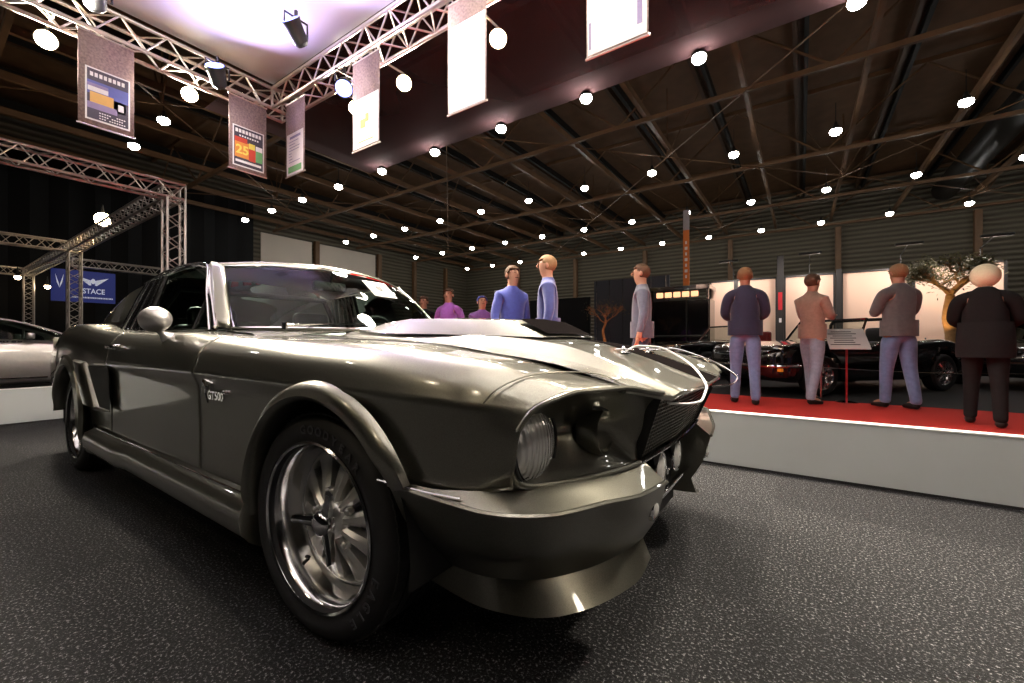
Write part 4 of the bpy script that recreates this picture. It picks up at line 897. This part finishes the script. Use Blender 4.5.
# silver coupe at far left
def silver():
    t = thing('sports_coupe', 'silver sports coupe with dark side panel behind the left grey barrier', 'car', (-10.15, -.85, 0), math.radians(88)); r = .34; fx, rx = 1.32, -1.32
    S = [(2.15, .60, .22, .40, .52, .54), (2.0, .82, .16, .42, .62, .66), (1.6, .93, .14, .45, .74, .74), (1.1, .95, .14, .45, .82, .80), (.6, .93, .14, .45, .86, .88), (0, .92, .14, .45, .88, .90), (-.6, .93, .14, .47, .92, .94), (-1.3, .96, .15, .50, .96, .96), (-1.8, .92, .20, .50, .93, .93), (-2.2, .80, .28, .55, .85, .86)]
    bg_body(t, S, (fx, rx), r, 'spaint')
    for x in (fx, rx):
        for s in (1, -1): bg_wheel(t, (x, -s*.84, r), r, s)
        MB().bevbox((x, 0, .36), (.8, 1.4, .34), .05).build('wheel_housing', 'black', t)
    MB().bevbox((0, 0, .24), (1.7, 1.5, .16), .03).build('underbody', 'black', t)
    C_ = [(1.15, .86, .70, .86), (.75, .80, .66, 1.06), (.3, .74, .60, 1.205), (-.2, .74, .60, 1.25), (-.8, .76, .60, 1.20), (-1.4, .78, .58, 1.07), (-1.9, .76, .56, .95)]
    G = [[(x, -wb2, .86), (x, -wt2-.03, max(.87, zt-.07)), (x, -wt2+.06, max(.875, zt-.015)), (x, 0, zt+.02), (x, wt2-.06, max(.875, zt-.015)), (x, wt2+.03, max(.87, zt-.07)), (x, wb2, .86)] for x, wb2, wt2, zt in C_]
    G = [crv(r_, 18) for r_ in G]; cols = [[r_[i] for r_ in G] for i in range(19)]
    kk = list(range(7)); g2 = [crv(c_, 36) for c_ in cols]
    gm_ = MB().grid(g2[0:5]); gm_.grid(g2[14:19]); gm_.build('side_glass', 'glass', t)
    rf_ = MB().grid(g2[4:15]); n_ = 0
    for i, f in enumerate(rf_.f):
        xc = sum(rf_.v[k][0] for k in f)/len(f)
        if xc > .42 or xc < -1.0: rf_.mi[i] = 1
    rf_.build('roof', ['spaint', 'gblack'], t)
    for s in (4, 14): MB().tube(g2[s], .022, 8).build('roof_rail', 'spaint', t)
    for s in (1, -1):
        MB().add([(-.62, s*.945, .24), (-.50, s*.945, .86), (-.86, s*.955, .92), (-.98, s*.965, .30)], [(0, 1, 2, 3)]).build('side_blade', 'gblack', t, thick=.01)
        MB().bevbox((-.30, s*.945, .70), (.20, .02, .03), .008).build('door_handle', 'chrome', t)
        MB().tube([(.75, s*.935, .25), (-.6, s*.935, .25)], .012, 6).build('sill_trim', 'chrome', t)
        g = MB(); x = .45; random.seed(2)
        while x > -.35: w_ = .02+random.random()*.03; g.box((x, s*.925, .835), (w_, .006, .022)); x -= w_+.016
        g.build('belt_lettering', 'black', t)
        MB().bevbox((.55, s*1.0, .93), (.10, .18, .11), .03).build('door_mirror', 'spaint', t)
        gp = MB().tube([(.18, s*.60, 1.17), (.10, s*.90, .88)], .02, 6).build('window_divider', 'black', t)
    MB().bevbox((-.25, 0, .62), (1.2, 1.3, .4), .05).build('cabin', 'seat', t)
silver()

# =================================================================== display furniture at right
PG = 'pale partition panels behind the black cars'
M['peach'] = mat('pale_partition', (.86, .62, .48), .7, noise=.04, nscale=1.5)
for k, (x0, x1) in enumerate(((-1.24, -.56), (-.50, .52), (.72, 1.86), (2.02, 3.35), (3.45, 5.0))):
    wh = ['narrow leftmost', 'left of the dark post, second', 'right of the dark post, third', 'behind the sweater man, fourth', 'behind the olive tree, fifth'][k]
    t = MB().box(((x0+x1)/2, 13, 1.40), (x1-x0, .06, 2.58)).build('partition_panel', 'peach'); tag(t, 'pale peach partition panel, ' + wh + ' from the left', 'partition', PG)
    f_ = MB().box((x0, 12.98, 1.36), (.05, .10, 2.72)); f_.box((x1, 12.98, 1.36), (.05, .10, 2.72)); f_.box(((x0+x1)/2, 12.98, 2.71), (x1-x0, .1, .04)); f_.build('panel_frame', 'housing', t)
t = MB().box((.62, 12.8, 1.65), (.16, .12, 3.3)).build('display_post', 'housing'); tag(t, 'tall dark post with a red band between the pale panels', 'post'); MB().box((.62, 12.73, 2.0), (.10, .02, .5)).build('red_band', 'stand_red', t)
MB().box((.62, 12.73, 1.45), (.06, .02, .12)).build('white_band', 'white', t)
t = MB().box((1.95, 12.85, 1.4), (.12, .1, 2.8)).build('display_post', 'housing'); tag(t, 'dark post behind the windscreen of the black open car', 'post')
M['slate'] = mat('slate_partition', (.045, .05, .065), .7, noise=.1, nscale=1.5)
t = MB().box((-3.7, 12.6, 1.5), (2.6, .08, 3.0)).build('partition_panel', 'slate'); tag(t, 'dark slate partition behind the bare tree', 'partition')
sl = MB()
for k in range(6): sl.box((-4.9+k*.48, 12.55, 1.5), (.012, .02, 3.0))
sl.build('panel_rods', 'alu', t)
t = MB().box((-6.6, 12.9, 1.25), (2.6, .08, 2.5)).build('partition_panel', 'curtain'); tag(t, 'low black partition beyond the people in blue', 'partition')
for x in (-.6, 1.3, 3.2, 4.6):  # made-up lamps, added to brighten the pale panels
    t = thing('added_wash_lamp', ['lamp over the narrow pale panel', 'lamp over the dark post between pale panels', 'lamp over the panel behind the sweater man', 'lamp over the panel behind the olive tree'][(-.6, 1.3, 3.2, 4.6).index(x)] + ', on a bent arm, added fill light', 'lamp', (x, 12.95, 2.74))
    MB().tube([(0, 0, 0), (0, 0, .3), (0, -1.0, .42)], .012, 6).build('lamp_arm', 'housing', t); MB().bevbox((0, -1.05, .40), (.5, .10, .06), .02).build('lamp_head', 'housing', t)
    o = area('added_wash_light', (x, 11.88, 3.10), (0, 0, 0), .45, 42, (1, .86, .78), .08); aim(o, (x, 13, 1.3))
# bar kiosk with orange banner
t = thing('bar_kiosk', 'black bar kiosk with a row of orange lit lamps, below the tall orange banner', 'kiosk', (-1.95, 12, .007))
kb = MB(); kb.box((0, .4, 1.05), (1.7, .8, 2.1)); kb.box((0, .3, 2.45), (1.75, 1.1, .12)); kb.box((-.8, -.1, 1.2), (.06, .06, 2.4)); kb.box((.8, -.1, 1.2), (.06, .06, 2.4)); kb.build('kiosk_frame', 'gblack', t)
M['kl'] = emis('orange_bar_lamp', (1, .5, .25), 1.6)
for k in range(5): MB().bevbox((-.52+k*.25, -.28, 2.25), (.2, .05, .16), .02).build('bar_lamp', 'kl', t)
kc = MB().bevbox((0, -.3, 1.0), (1.6, .3, .06), .02).build('counter', 'housing', t)
t = thing('orange_column_banner', 'tall narrow orange banner with a grey top rising above the black kiosk', 'banner', (-1.74, 11.9, 2.5))
MB().box((0, 0, .85), (.17, .05, 1.70)).build('banner_sleeve', 'orange', t); MB().box((0, 0, 2.0), (.17, .05, .60)).build('banner_top', mat('banner_grey', (.4, .38, .4), .5), t)
g = MB()
for k in range(7): g.box((0, -.03, .3+k*.17), (.05+.03*(k % 2), .006, .09))
g.build('banner_print', 'paper', t); MB().tube([(0, .04, -2.5), (0, .04, 2.3)], .02, 8).build('banner_pole', 'housing', t)
# small flag banner far left-centre
t = thing('purple_flag', 'small purple and white flag far beyond the windscreen', 'flag', (-13.0, 17.2, 0)); MB().tube([(0, 0, 0), (0, 0, 3.7)], .03, 6).build('flag_pole', 'housing', t)
MB().box((.55, 0, 3.45), (1.0, .03, .5)).build('flag_top', 'paper', t); MB().box((.55, 0, 2.95), (1.0, .03, .5)).build('flag_cloth', mat('purple_cloth', (.15, .08, .5), .7), t)
# info stand and rope
t = thing('info_stand', 'white tilted information board on a thin red pole, beside the man in the grey sweater', 'information stand', (1.62, 5.72, .009), math.radians(10))
R_ = Matrix.Rotation(math.radians(40), 3, 'X'); MB().bevbox((0, 0, .86), (.44, .42, .015), .004, tilt=R_).build('info_board', 'paper', t)
g = MB(); random.seed(8)
for k in range(7): c_ = Vector((0, 0, .86))+R_ @ Vector((-.04, .14-.045*k, .011)); g.box(tuple(c_), (.20+.12*random.random(), .012, .002), tilt=R_)
g.build('board_print', 'housing', t)
MB().tube([(0, 0, .02), (0, 0, .84)], .012, 8).build('pole', 'stand_red', t); MB().lathe([(.13, 0), (.13, .012), (.02, .03), (0, .03)], 24, 'Z').build('stand_base', 'chrome', t)
rp2 = MB().tube(crv([(1.35, 5.98, .46), (2.4, 6.0, .43), (3.6, 5.98, .46)], 16), .006, 5)
for x in (1.35, 3.6): rp2.tube([(x, 5.98, .01), (x, 5.98, .5)], .012, 8)
tag(rp2.build('rope_barrier', 'alu'), 'thin low cable barrier strung in front of the black cars', 'barrier')

# =================================================================== trees
def tree(name, label, loc, trunk, spread, nleaf, leafmat, barkmat, seed, cz, rad, leaf=.06, lit=None):
    random.seed(seed); t = thing(name, label, 'tree', loc); mb = MB(); tips = []
    mb.tube(crv(trunk, 12), [.16-.0*k if k < 2 else max(.07, .17-.008*k) for k in range(13)] if rad > .6 else [max(.03, .06-.003*k) for k in range(13)], 12)
    top = Vector(trunk[-1])
    def grow(p, d, ln, r, dep):
        if dep == 0: tips.append(p); return
        q_ = p+d*ln; mid_ = p+d*ln*.5+Vector((random.uniform(-.05, .05), random.uniform(-.05, .05), 0)); mb.tube([p, mid_, q_], [r, r*.8, r*.6], 6); tips.append(mid_)
        for k in range(3 if dep > 1 else 3):
            nd = (d+Vector((random.uniform(-1, 1), random.uniform(-1, 1), random.uniform(-.15, .7)))*spread).normalized(); grow(q_, nd, ln*random.uniform(.6, .85), r*.6, dep-1)
    for k in range(4): a = 2*PI*k/4+.4; grow(top, Vector((math.cos(a)*.8, math.sin(a)*.8, .75)).normalized(), rad*.42, .05 if rad > .6 else .02, 4)
    mb.build('trunk', barkmat, t)
    lf = MB()
    for k in range(nleaf):
        p = random.choice(tips)+Vector([random.gauss(0, .08) for _ in range(3)]); a, b_ = random.uniform(0, 2*PI), random.uniform(-1, 1)
        d = Vector((math.cos(a), math.sin(a), b_)).normalized(); e = d.orthogonal().normalized(); l_ = leaf*random.uniform(.6, 1.2)
        lf.add([p, p+d*l_*.5+e*l_*.16, p+d*l_, p+d*l_*.5-e*l_*.16], [(0, 1, 2, 3)])
    lf.build('foliage', leafmat, t, smooth=False)
    pt = MB().lathe([(0, 0), (.24, 0), (.32, .42), (.34, .44), (.29, .44), (0, .40)], 24, 'Z').build('pot', 'black', t)
    t.location.z = .007
    return t
tree('olive_tree', 'leafy olive tree with thick warmly lit trunk behind the black cars', (3.8, 11.5, 0), [(0, 0, .4), (.05, 0, .9), (-.03, 0, 1.4), (.0, 0, 1.85)], .8, 3600, 'leaf', 'bark', 11, 2, .78, .10)
tree('bare_tree', 'small tree with sparse twigs and an orange lit stem, in front of the slate partition', (-3.1, 8.8, 0), [(0, 0, .4), (.04, 0, .8), (-.02, 0, 1.1), (.05, 0, 1.3)], .8, 350, 'leaf', 'bark2', 21, 2, .55, .05)
for loc, tgt, e in (((3.3, 10.9, 1.0), (3.85, 11.7, 1.8), 34), ((-3.0, 8.1, .45), (-3.1, 8.8, 1.3), 14)):
    l = bpy.data.lights.new('tree_uplight', 'SPOT'); l.energy = e; l.color = (1, .62, .25); l.spot_size = 1.1; l.shadow_soft_size = .05; o = bpy.data.objects.new('tree_uplight', l); C.objects.link(o); o.location = loc; aim(o, tgt)
    f_ = thing('uplighter', 'small black floor lamp shining up at the ' + ('olive' if e > 20 else 'bare') + ' tree', 'lamp', (loc[0], loc[1], 0)); MB().lathe([(0, 0), (.07, 0), (.07, .1), (.05, .14), (0, .12)], 16, 'Z').build('lamp_can', 'housing', f_); MB().tube([(0, 0, .1), (0, 0, loc[2]-.08)], .012, 6).build('lamp_stalk', 'housing', f_)

# =================================================================== people
def skin_mesh(chains, sub=2):
    """chains: list of lists of (pos, rx[, ry]); chains share vertices by equal position"""
    bm = bmesh.new(); lay = bm.verts.layers.skin.verify(); idx = {}
    def V(p, r):
        k = tuple(round(c, 4) for c in p)
        if k not in idx:
            v = bm.verts.new(p); v[lay].radius = (r, r) if not isinstance(r, tuple) else r; v[lay].use_root = (len(idx) == 0); idx[k] = v
        return idx[k]
    for ch_ in chains:
        vs = [V(p, r) for p, r in ch_]
        for a, b_ in zip(vs, vs[1:]):
            if bm.edges.get((a, b_)) is None: bm.edges.new((a, b_))
    me = bpy.data.meshes.new('sk'); bm.to_mesh(me); bm.free()
    o = bpy.data.objects.new('sk', me); C.objects.link(o); m_ = o.modifiers.new('a', 'SKIN'); m_.use_smooth_shade = True; s_ = o.modifiers.new('b', 'SUBSURF'); s_.levels = sub
    dg = bpy.context.evaluated_depsgraph_get(); dg.update(); r_ = bpy.data.meshes.new_from_object(o.evaluated_get(dg))
    mb = MB(); mb.add([tuple(v.co) for v in r_.vertices], [tuple(p.vertices) for p in r_.polygons]); bpy.data.objects.remove(o); bpy.data.meshes.remove(me); bpy.data.meshes.remove(r_); return mb
def person(label, loc, rz, H, top, legs, hair, shoes='black', arms='down', hairstyle='short', coat=False, lean=0, step=.08, bulk=1, head_turn=0, sleeves=True, cap=None):
    k = H/1.75; t = thing('person', label, 'person', loc, rz); t.scale = (k, k, k); bu = bulk
    L = lean
    P = {'pel': (0, 0, .95), 'wai': (0, -.01-L*.2, 1.08), 'che': (0, -.0-L*.6, 1.27), 'sho': (0, .01-L, 1.415), 'nek': (0, -.0-L*1.15, 1.49), 'hd1': (0, -.02-L*1.3, 1.555), 'hd2': (0, -.02-L*1.35, 1.635), 'hd3': (0, -.01-L*1.35, 1.695)}
    def arm(s):
        S_ = (s*.168*bu, .01-L, 1.375)
        if arms == 'fold': E_, W_, Hn = (s*.205*bu, -.07-L, 1.15), (s*.08, -.25-L, 1.16), (-s*.02, -.27-L, 1.18)
        elif arms == 'front': E_, W_, Hn = (s*.208*bu, -.05-L, 1.14), (s*.16, -.24-L, 1.08), (s*.12, -.31-L, 1.08)
        else: E_, W_, Hn = (s*.225*bu, .03-L*.6, 1.14), (s*.235*bu, -.03-L*.5, .89), (s*.235*bu, -.05-L*.5, .81)
        return S_, E_, W_, Hn
    ch = [[(P['pel'], (.15*bu, .105*bu)), (P['wai'], (.135*bu, .095*bu)), (P['che'], (.15*bu, .105*bu)), (P['sho'], (.10, .075)), (P['nek'], (.052, .055)), (P['hd1'], (.062, .075)), (P['hd2'], (.074, .092)), (P['hd3'], (.060, .075))]]
    sl = [[(P['pel'], (.165*bu, .12*bu)), (P['wai'], (.158*bu, .12*bu)), (P['che'], (.168*bu, .125*bu)), (P['sho'], (.11, .095)), ((0, .0-L*1.1, 1.475), (.070, .072)), ((0, .0-L*1.15, 1.515), (.060, .064))]]
    lg, sh_ = [[(P['pel'], (.163*bu, .115*bu)), ((0, 0, .90), (.15*bu, .11*bu))]], []
    for s in (-1, 1):
        S_, E_, W_, Hn = arm(s); ch.append([(P['sho'], (.10, .075)), (S_, .055), (E_, .042), (W_, .028), (Hn, (.034, .02))])
        d = (Vector(Hn)-Vector(W_)).normalized(); lat = d.cross(Vector((0, 1, 0)) if arms == 'down' else Vector((0, 0, 1))).normalized()
        if arms == 'down': lat = Vector((0, 1, 0))
        for fi in range(4):
            b0_ = Vector(Hn)+d*.035+lat*(.022-.0145*fi); ln = (.060, .07, .066, .05)[fi]; cu = Vector((-s*.35, 0, 0)) if arms == 'down' else Vector((0, 0, -.3))
            ch.append([(Hn, (.034, .02)), (tuple(b0_), .010), (tuple(b0_+(d+cu*.4).normalized()*ln*.5), .009), (tuple(b0_+(d+cu*.4).normalized()*ln*.5+(d+cu*1.3).normalized()*ln*.5), .0075)])
        tb = Vector(W_)+d*.03+lat*.03; ch.append([(W_, .028), (tuple(tb), .011), (tuple(tb+(d+lat*.8).normalized()*.045), .009)])
        sl.append([(P['sho'], (.115, .09)), (S_, .072*bu), (E_, .056*bu), (tuple(Vector(E_).lerp(Vector(W_), .9 if sleeves else .2)), .040)])
        hp_, kn_, an, toe = (s*.085, 0, .88), (s*.10, -.015-.5*step*s, .49), (s*.11, .02-step*s, .09), (s*.13, -.12-step*s, .04)
        ch.append([(P['pel'], (.15*bu, .105*bu)), (hp_, .085), (kn_, .055), (an, .038), (toe, .032)])
        lg.append([((0, 0, .90), (.15*bu, .11*bu)), (hp_, .098*bu), (kn_, .072), ((an[0], an[1], .12), .058), ((an[0], an[1]-.005, .055), .058)])
        sm_ = skin_mesh([[((an[0], an[1]+.04, .055), (.045, .045)), ((an[0], an[1]-.03, .05), (.048, .045)), ((an[0]+s*.01, an[1]-.12, .038), (.048, .034)), ((an[0]+s*.015, an[1]-.19, .03), (.038, .024))]])
        sm_.v = [(x, y, max(.012 if abs(z) < .02 else z, .002)) for x, y, z in sm_.v]; sh_.append(sm_)
    b_ = skin_mesh(ch); hc = Vector(P['hd2'])
    b_.tube([hc+Vector((0, -.082, .012)), hc+Vector((0, -.104, -.018)), hc+Vector((0, -.088, -.028))], [.006, .010, .008], 8)
    for s in (-1, 1): b_.ball(hc+Vector((s*.080, .01, -.015)), (.012, .022, .032))
    b_.build('body', 'skin', t, ang=80)
    fe = MB()
    for s in (-1, 1): fe.ball(hc+Vector((s*.030, -.084, .008)), (.011, .006, .007)); fe.tube([hc+Vector((s*.046, -.080, .024)), hc+Vector((s*.014, -.090, .026))], .004, 5)
    fe.tube([hc+Vector((-.022, -.082, -.052)), hc+Vector((0, -.088, -.050)), hc+Vector((.022, -.082, -.052))], .005, 5); fe.build('face_features', 'hair_brown', t)
    gm_ = skin_mesh(sl)
    if coat:
        cs_ = [(P['wai'][0], P['wai'][1], 1.12, .175*bu, .13*bu), (0, 0, .98, .185*bu, .15*bu), (0, .01, .82, .188*bu, .15*bu), (0, .015, .74, .185*bu, .15*bu)]
        gm_.grid([[(x+rx*math.cos(a), y+ry*math.sin(a), z) for a in [2*PI*i/28 for i in range(29)]] for x, y, z, rx, ry in cs_])
    else: gm_.grid([[(.176*bu*math.cos(a), .134*bu*math.sin(a), z) for a in [2*PI*i/28 for i in range(29)]] for z in (1.06, .98, .87)])
    gm_.build(*top, t, ang=80); skin_mesh(lg).build(legs[0], legs[1], t, ang=80)
    for s_ in sh_: s_.build('shoe', shoes, t, ang=80)
    hm_ = MB(); c = hc+Vector((0, .014, .012 if hairstyle != 'bob' else -.005)); sc_ = {'short': (.088, .104, .096), 'bob': (.120, .122, .13), 'cap': (.092, .105, .085)}[hairstyle]
    hm_.ball(c, sc_, n=28); hv = []
    zcut = c.z-.03
    cutmesh(hm_, lambda x, y, z: (y < c.y-.035-(.03 if hairstyle == 'bob' else 0)+(z-c.z)*-.35 and z < c.z+.045) or z < c.z-(.088 if hairstyle != 'bob' else .125))
    hm_.build('hair' if hairstyle != 'cap' else 'hat', cap or hair, t, thick=.012, ang=80)
    return t
def cm(name, col): M[name] = clothmat(name, col) if max(col) > .05 else mat(name, col, .9, noise=.3, spec=.2); return name
J = cm('blue_denim', (.15, .22, .42)); J2 = cm('pale_denim', (.32, .38, .50)); NV = cm('navy_wool', (.018, .022, .06)); GS = cm('grey_knit', (.12, .12, .125)); BK = cm('black_wool', (.012, .011, .012))
TP = cm('taupe_shirt', (.38, .26, .2)); PU = cm('purple_shirt', (.33, .10, .46)); RB = cm('royal_blue_jacket', (.05, .07, .34)); SLT = cm('slate_jacket', (.10, .11, .16)); VI = cm('violet_dress', (.16, .06, .26)); NB = cm('dark_blue_jacket', (.03, .04, .18))
def fl(px, py):
    a = YAW; d = Vector((-math.sin(a), math.cos(a), 0)); r_ = Vector((math.cos(a), math.sin(a), 0)); D = F*CH/(py-HY); return Vector((CX, CY, 0))+d*D+r_*D*(px-512)/F
def at(px, D):
    a = YAW; d = Vector((-math.sin(a), math.cos(a), 0)); r_ = Vector((math.cos(a), math.sin(a), 0)); p = Vector((CX, CY, 0))+d*D+r_*D*(px-512)/F; p.z = .009; return p
person('person in navy jacket and blue jeans seen from behind, facing the black cars', at(745, 5.55), PI+.15, 1.82, ('jacket', NV), ('jeans', J), 'hair_sand', arms='front', bulk=1.12)
person('person in taupe shirt and pale jeans standing before the black open car', at(812, 5.6), PI-.7, 1.74, ('shirt', TP), ('jeans', J2), 'hair_brown', arms='fold', step=.14)
person('person in grey sweater and faded jeans with folded arms, beside the info board', at(899, 5.15), PI+.55, 1.79, ('sweater', GS), ('jeans', J), 'hair_sand', arms='fold', bulk=1.1)
person('person with bright blond hair, black coat and black trousers at the right edge', at(985, 4.1), PI-.25, 1.58, ('coat', BK), ('trousers', BK), 'hair_blond', arms='front', hairstyle='bob', coat=True, lean=.05, bulk=1.18, step=.1)
person('person in purple shirt facing the car, seen above its windscreen pillar', at(449, 6.8), .35, 1.70, ('shirt', PU), ('trousers', BK), 'hair_brown', sleeves=False, arms='down', bulk=1.05)
person('person in dark jacket standing farthest left in the crowd', at(424, 7.6), .4, 1.66, ('jacket', BK), ('trousers', BK), 'hair_brown')
person('person in violet top wearing a bright blue cap in the crowd', at(482, 6.2), .9, 1.52, ('top', VI), ('trousers', NV), 'hair_brown', hairstyle='cap', cap=RB)
person('person in royal blue jacket seen beyond the hood scoop', at(512, 4.9), 1.2, 1.72, ('jacket', RB), ('trousers', NV), 'hair_brown')
person('person in dark blue jacket walking right, beyond the black scoop face', at(548, 4.6), -1.1, 1.78, ('jacket', NB), ('trousers', BK), 'hair_sand', step=.16)
person('person in slate grey jacket walking left, right of the bare tree', at(642, 4.9), -1.3, 1.74, ('jacket', SLT), ('jeans', NV), 'hair_brown', step=.15)
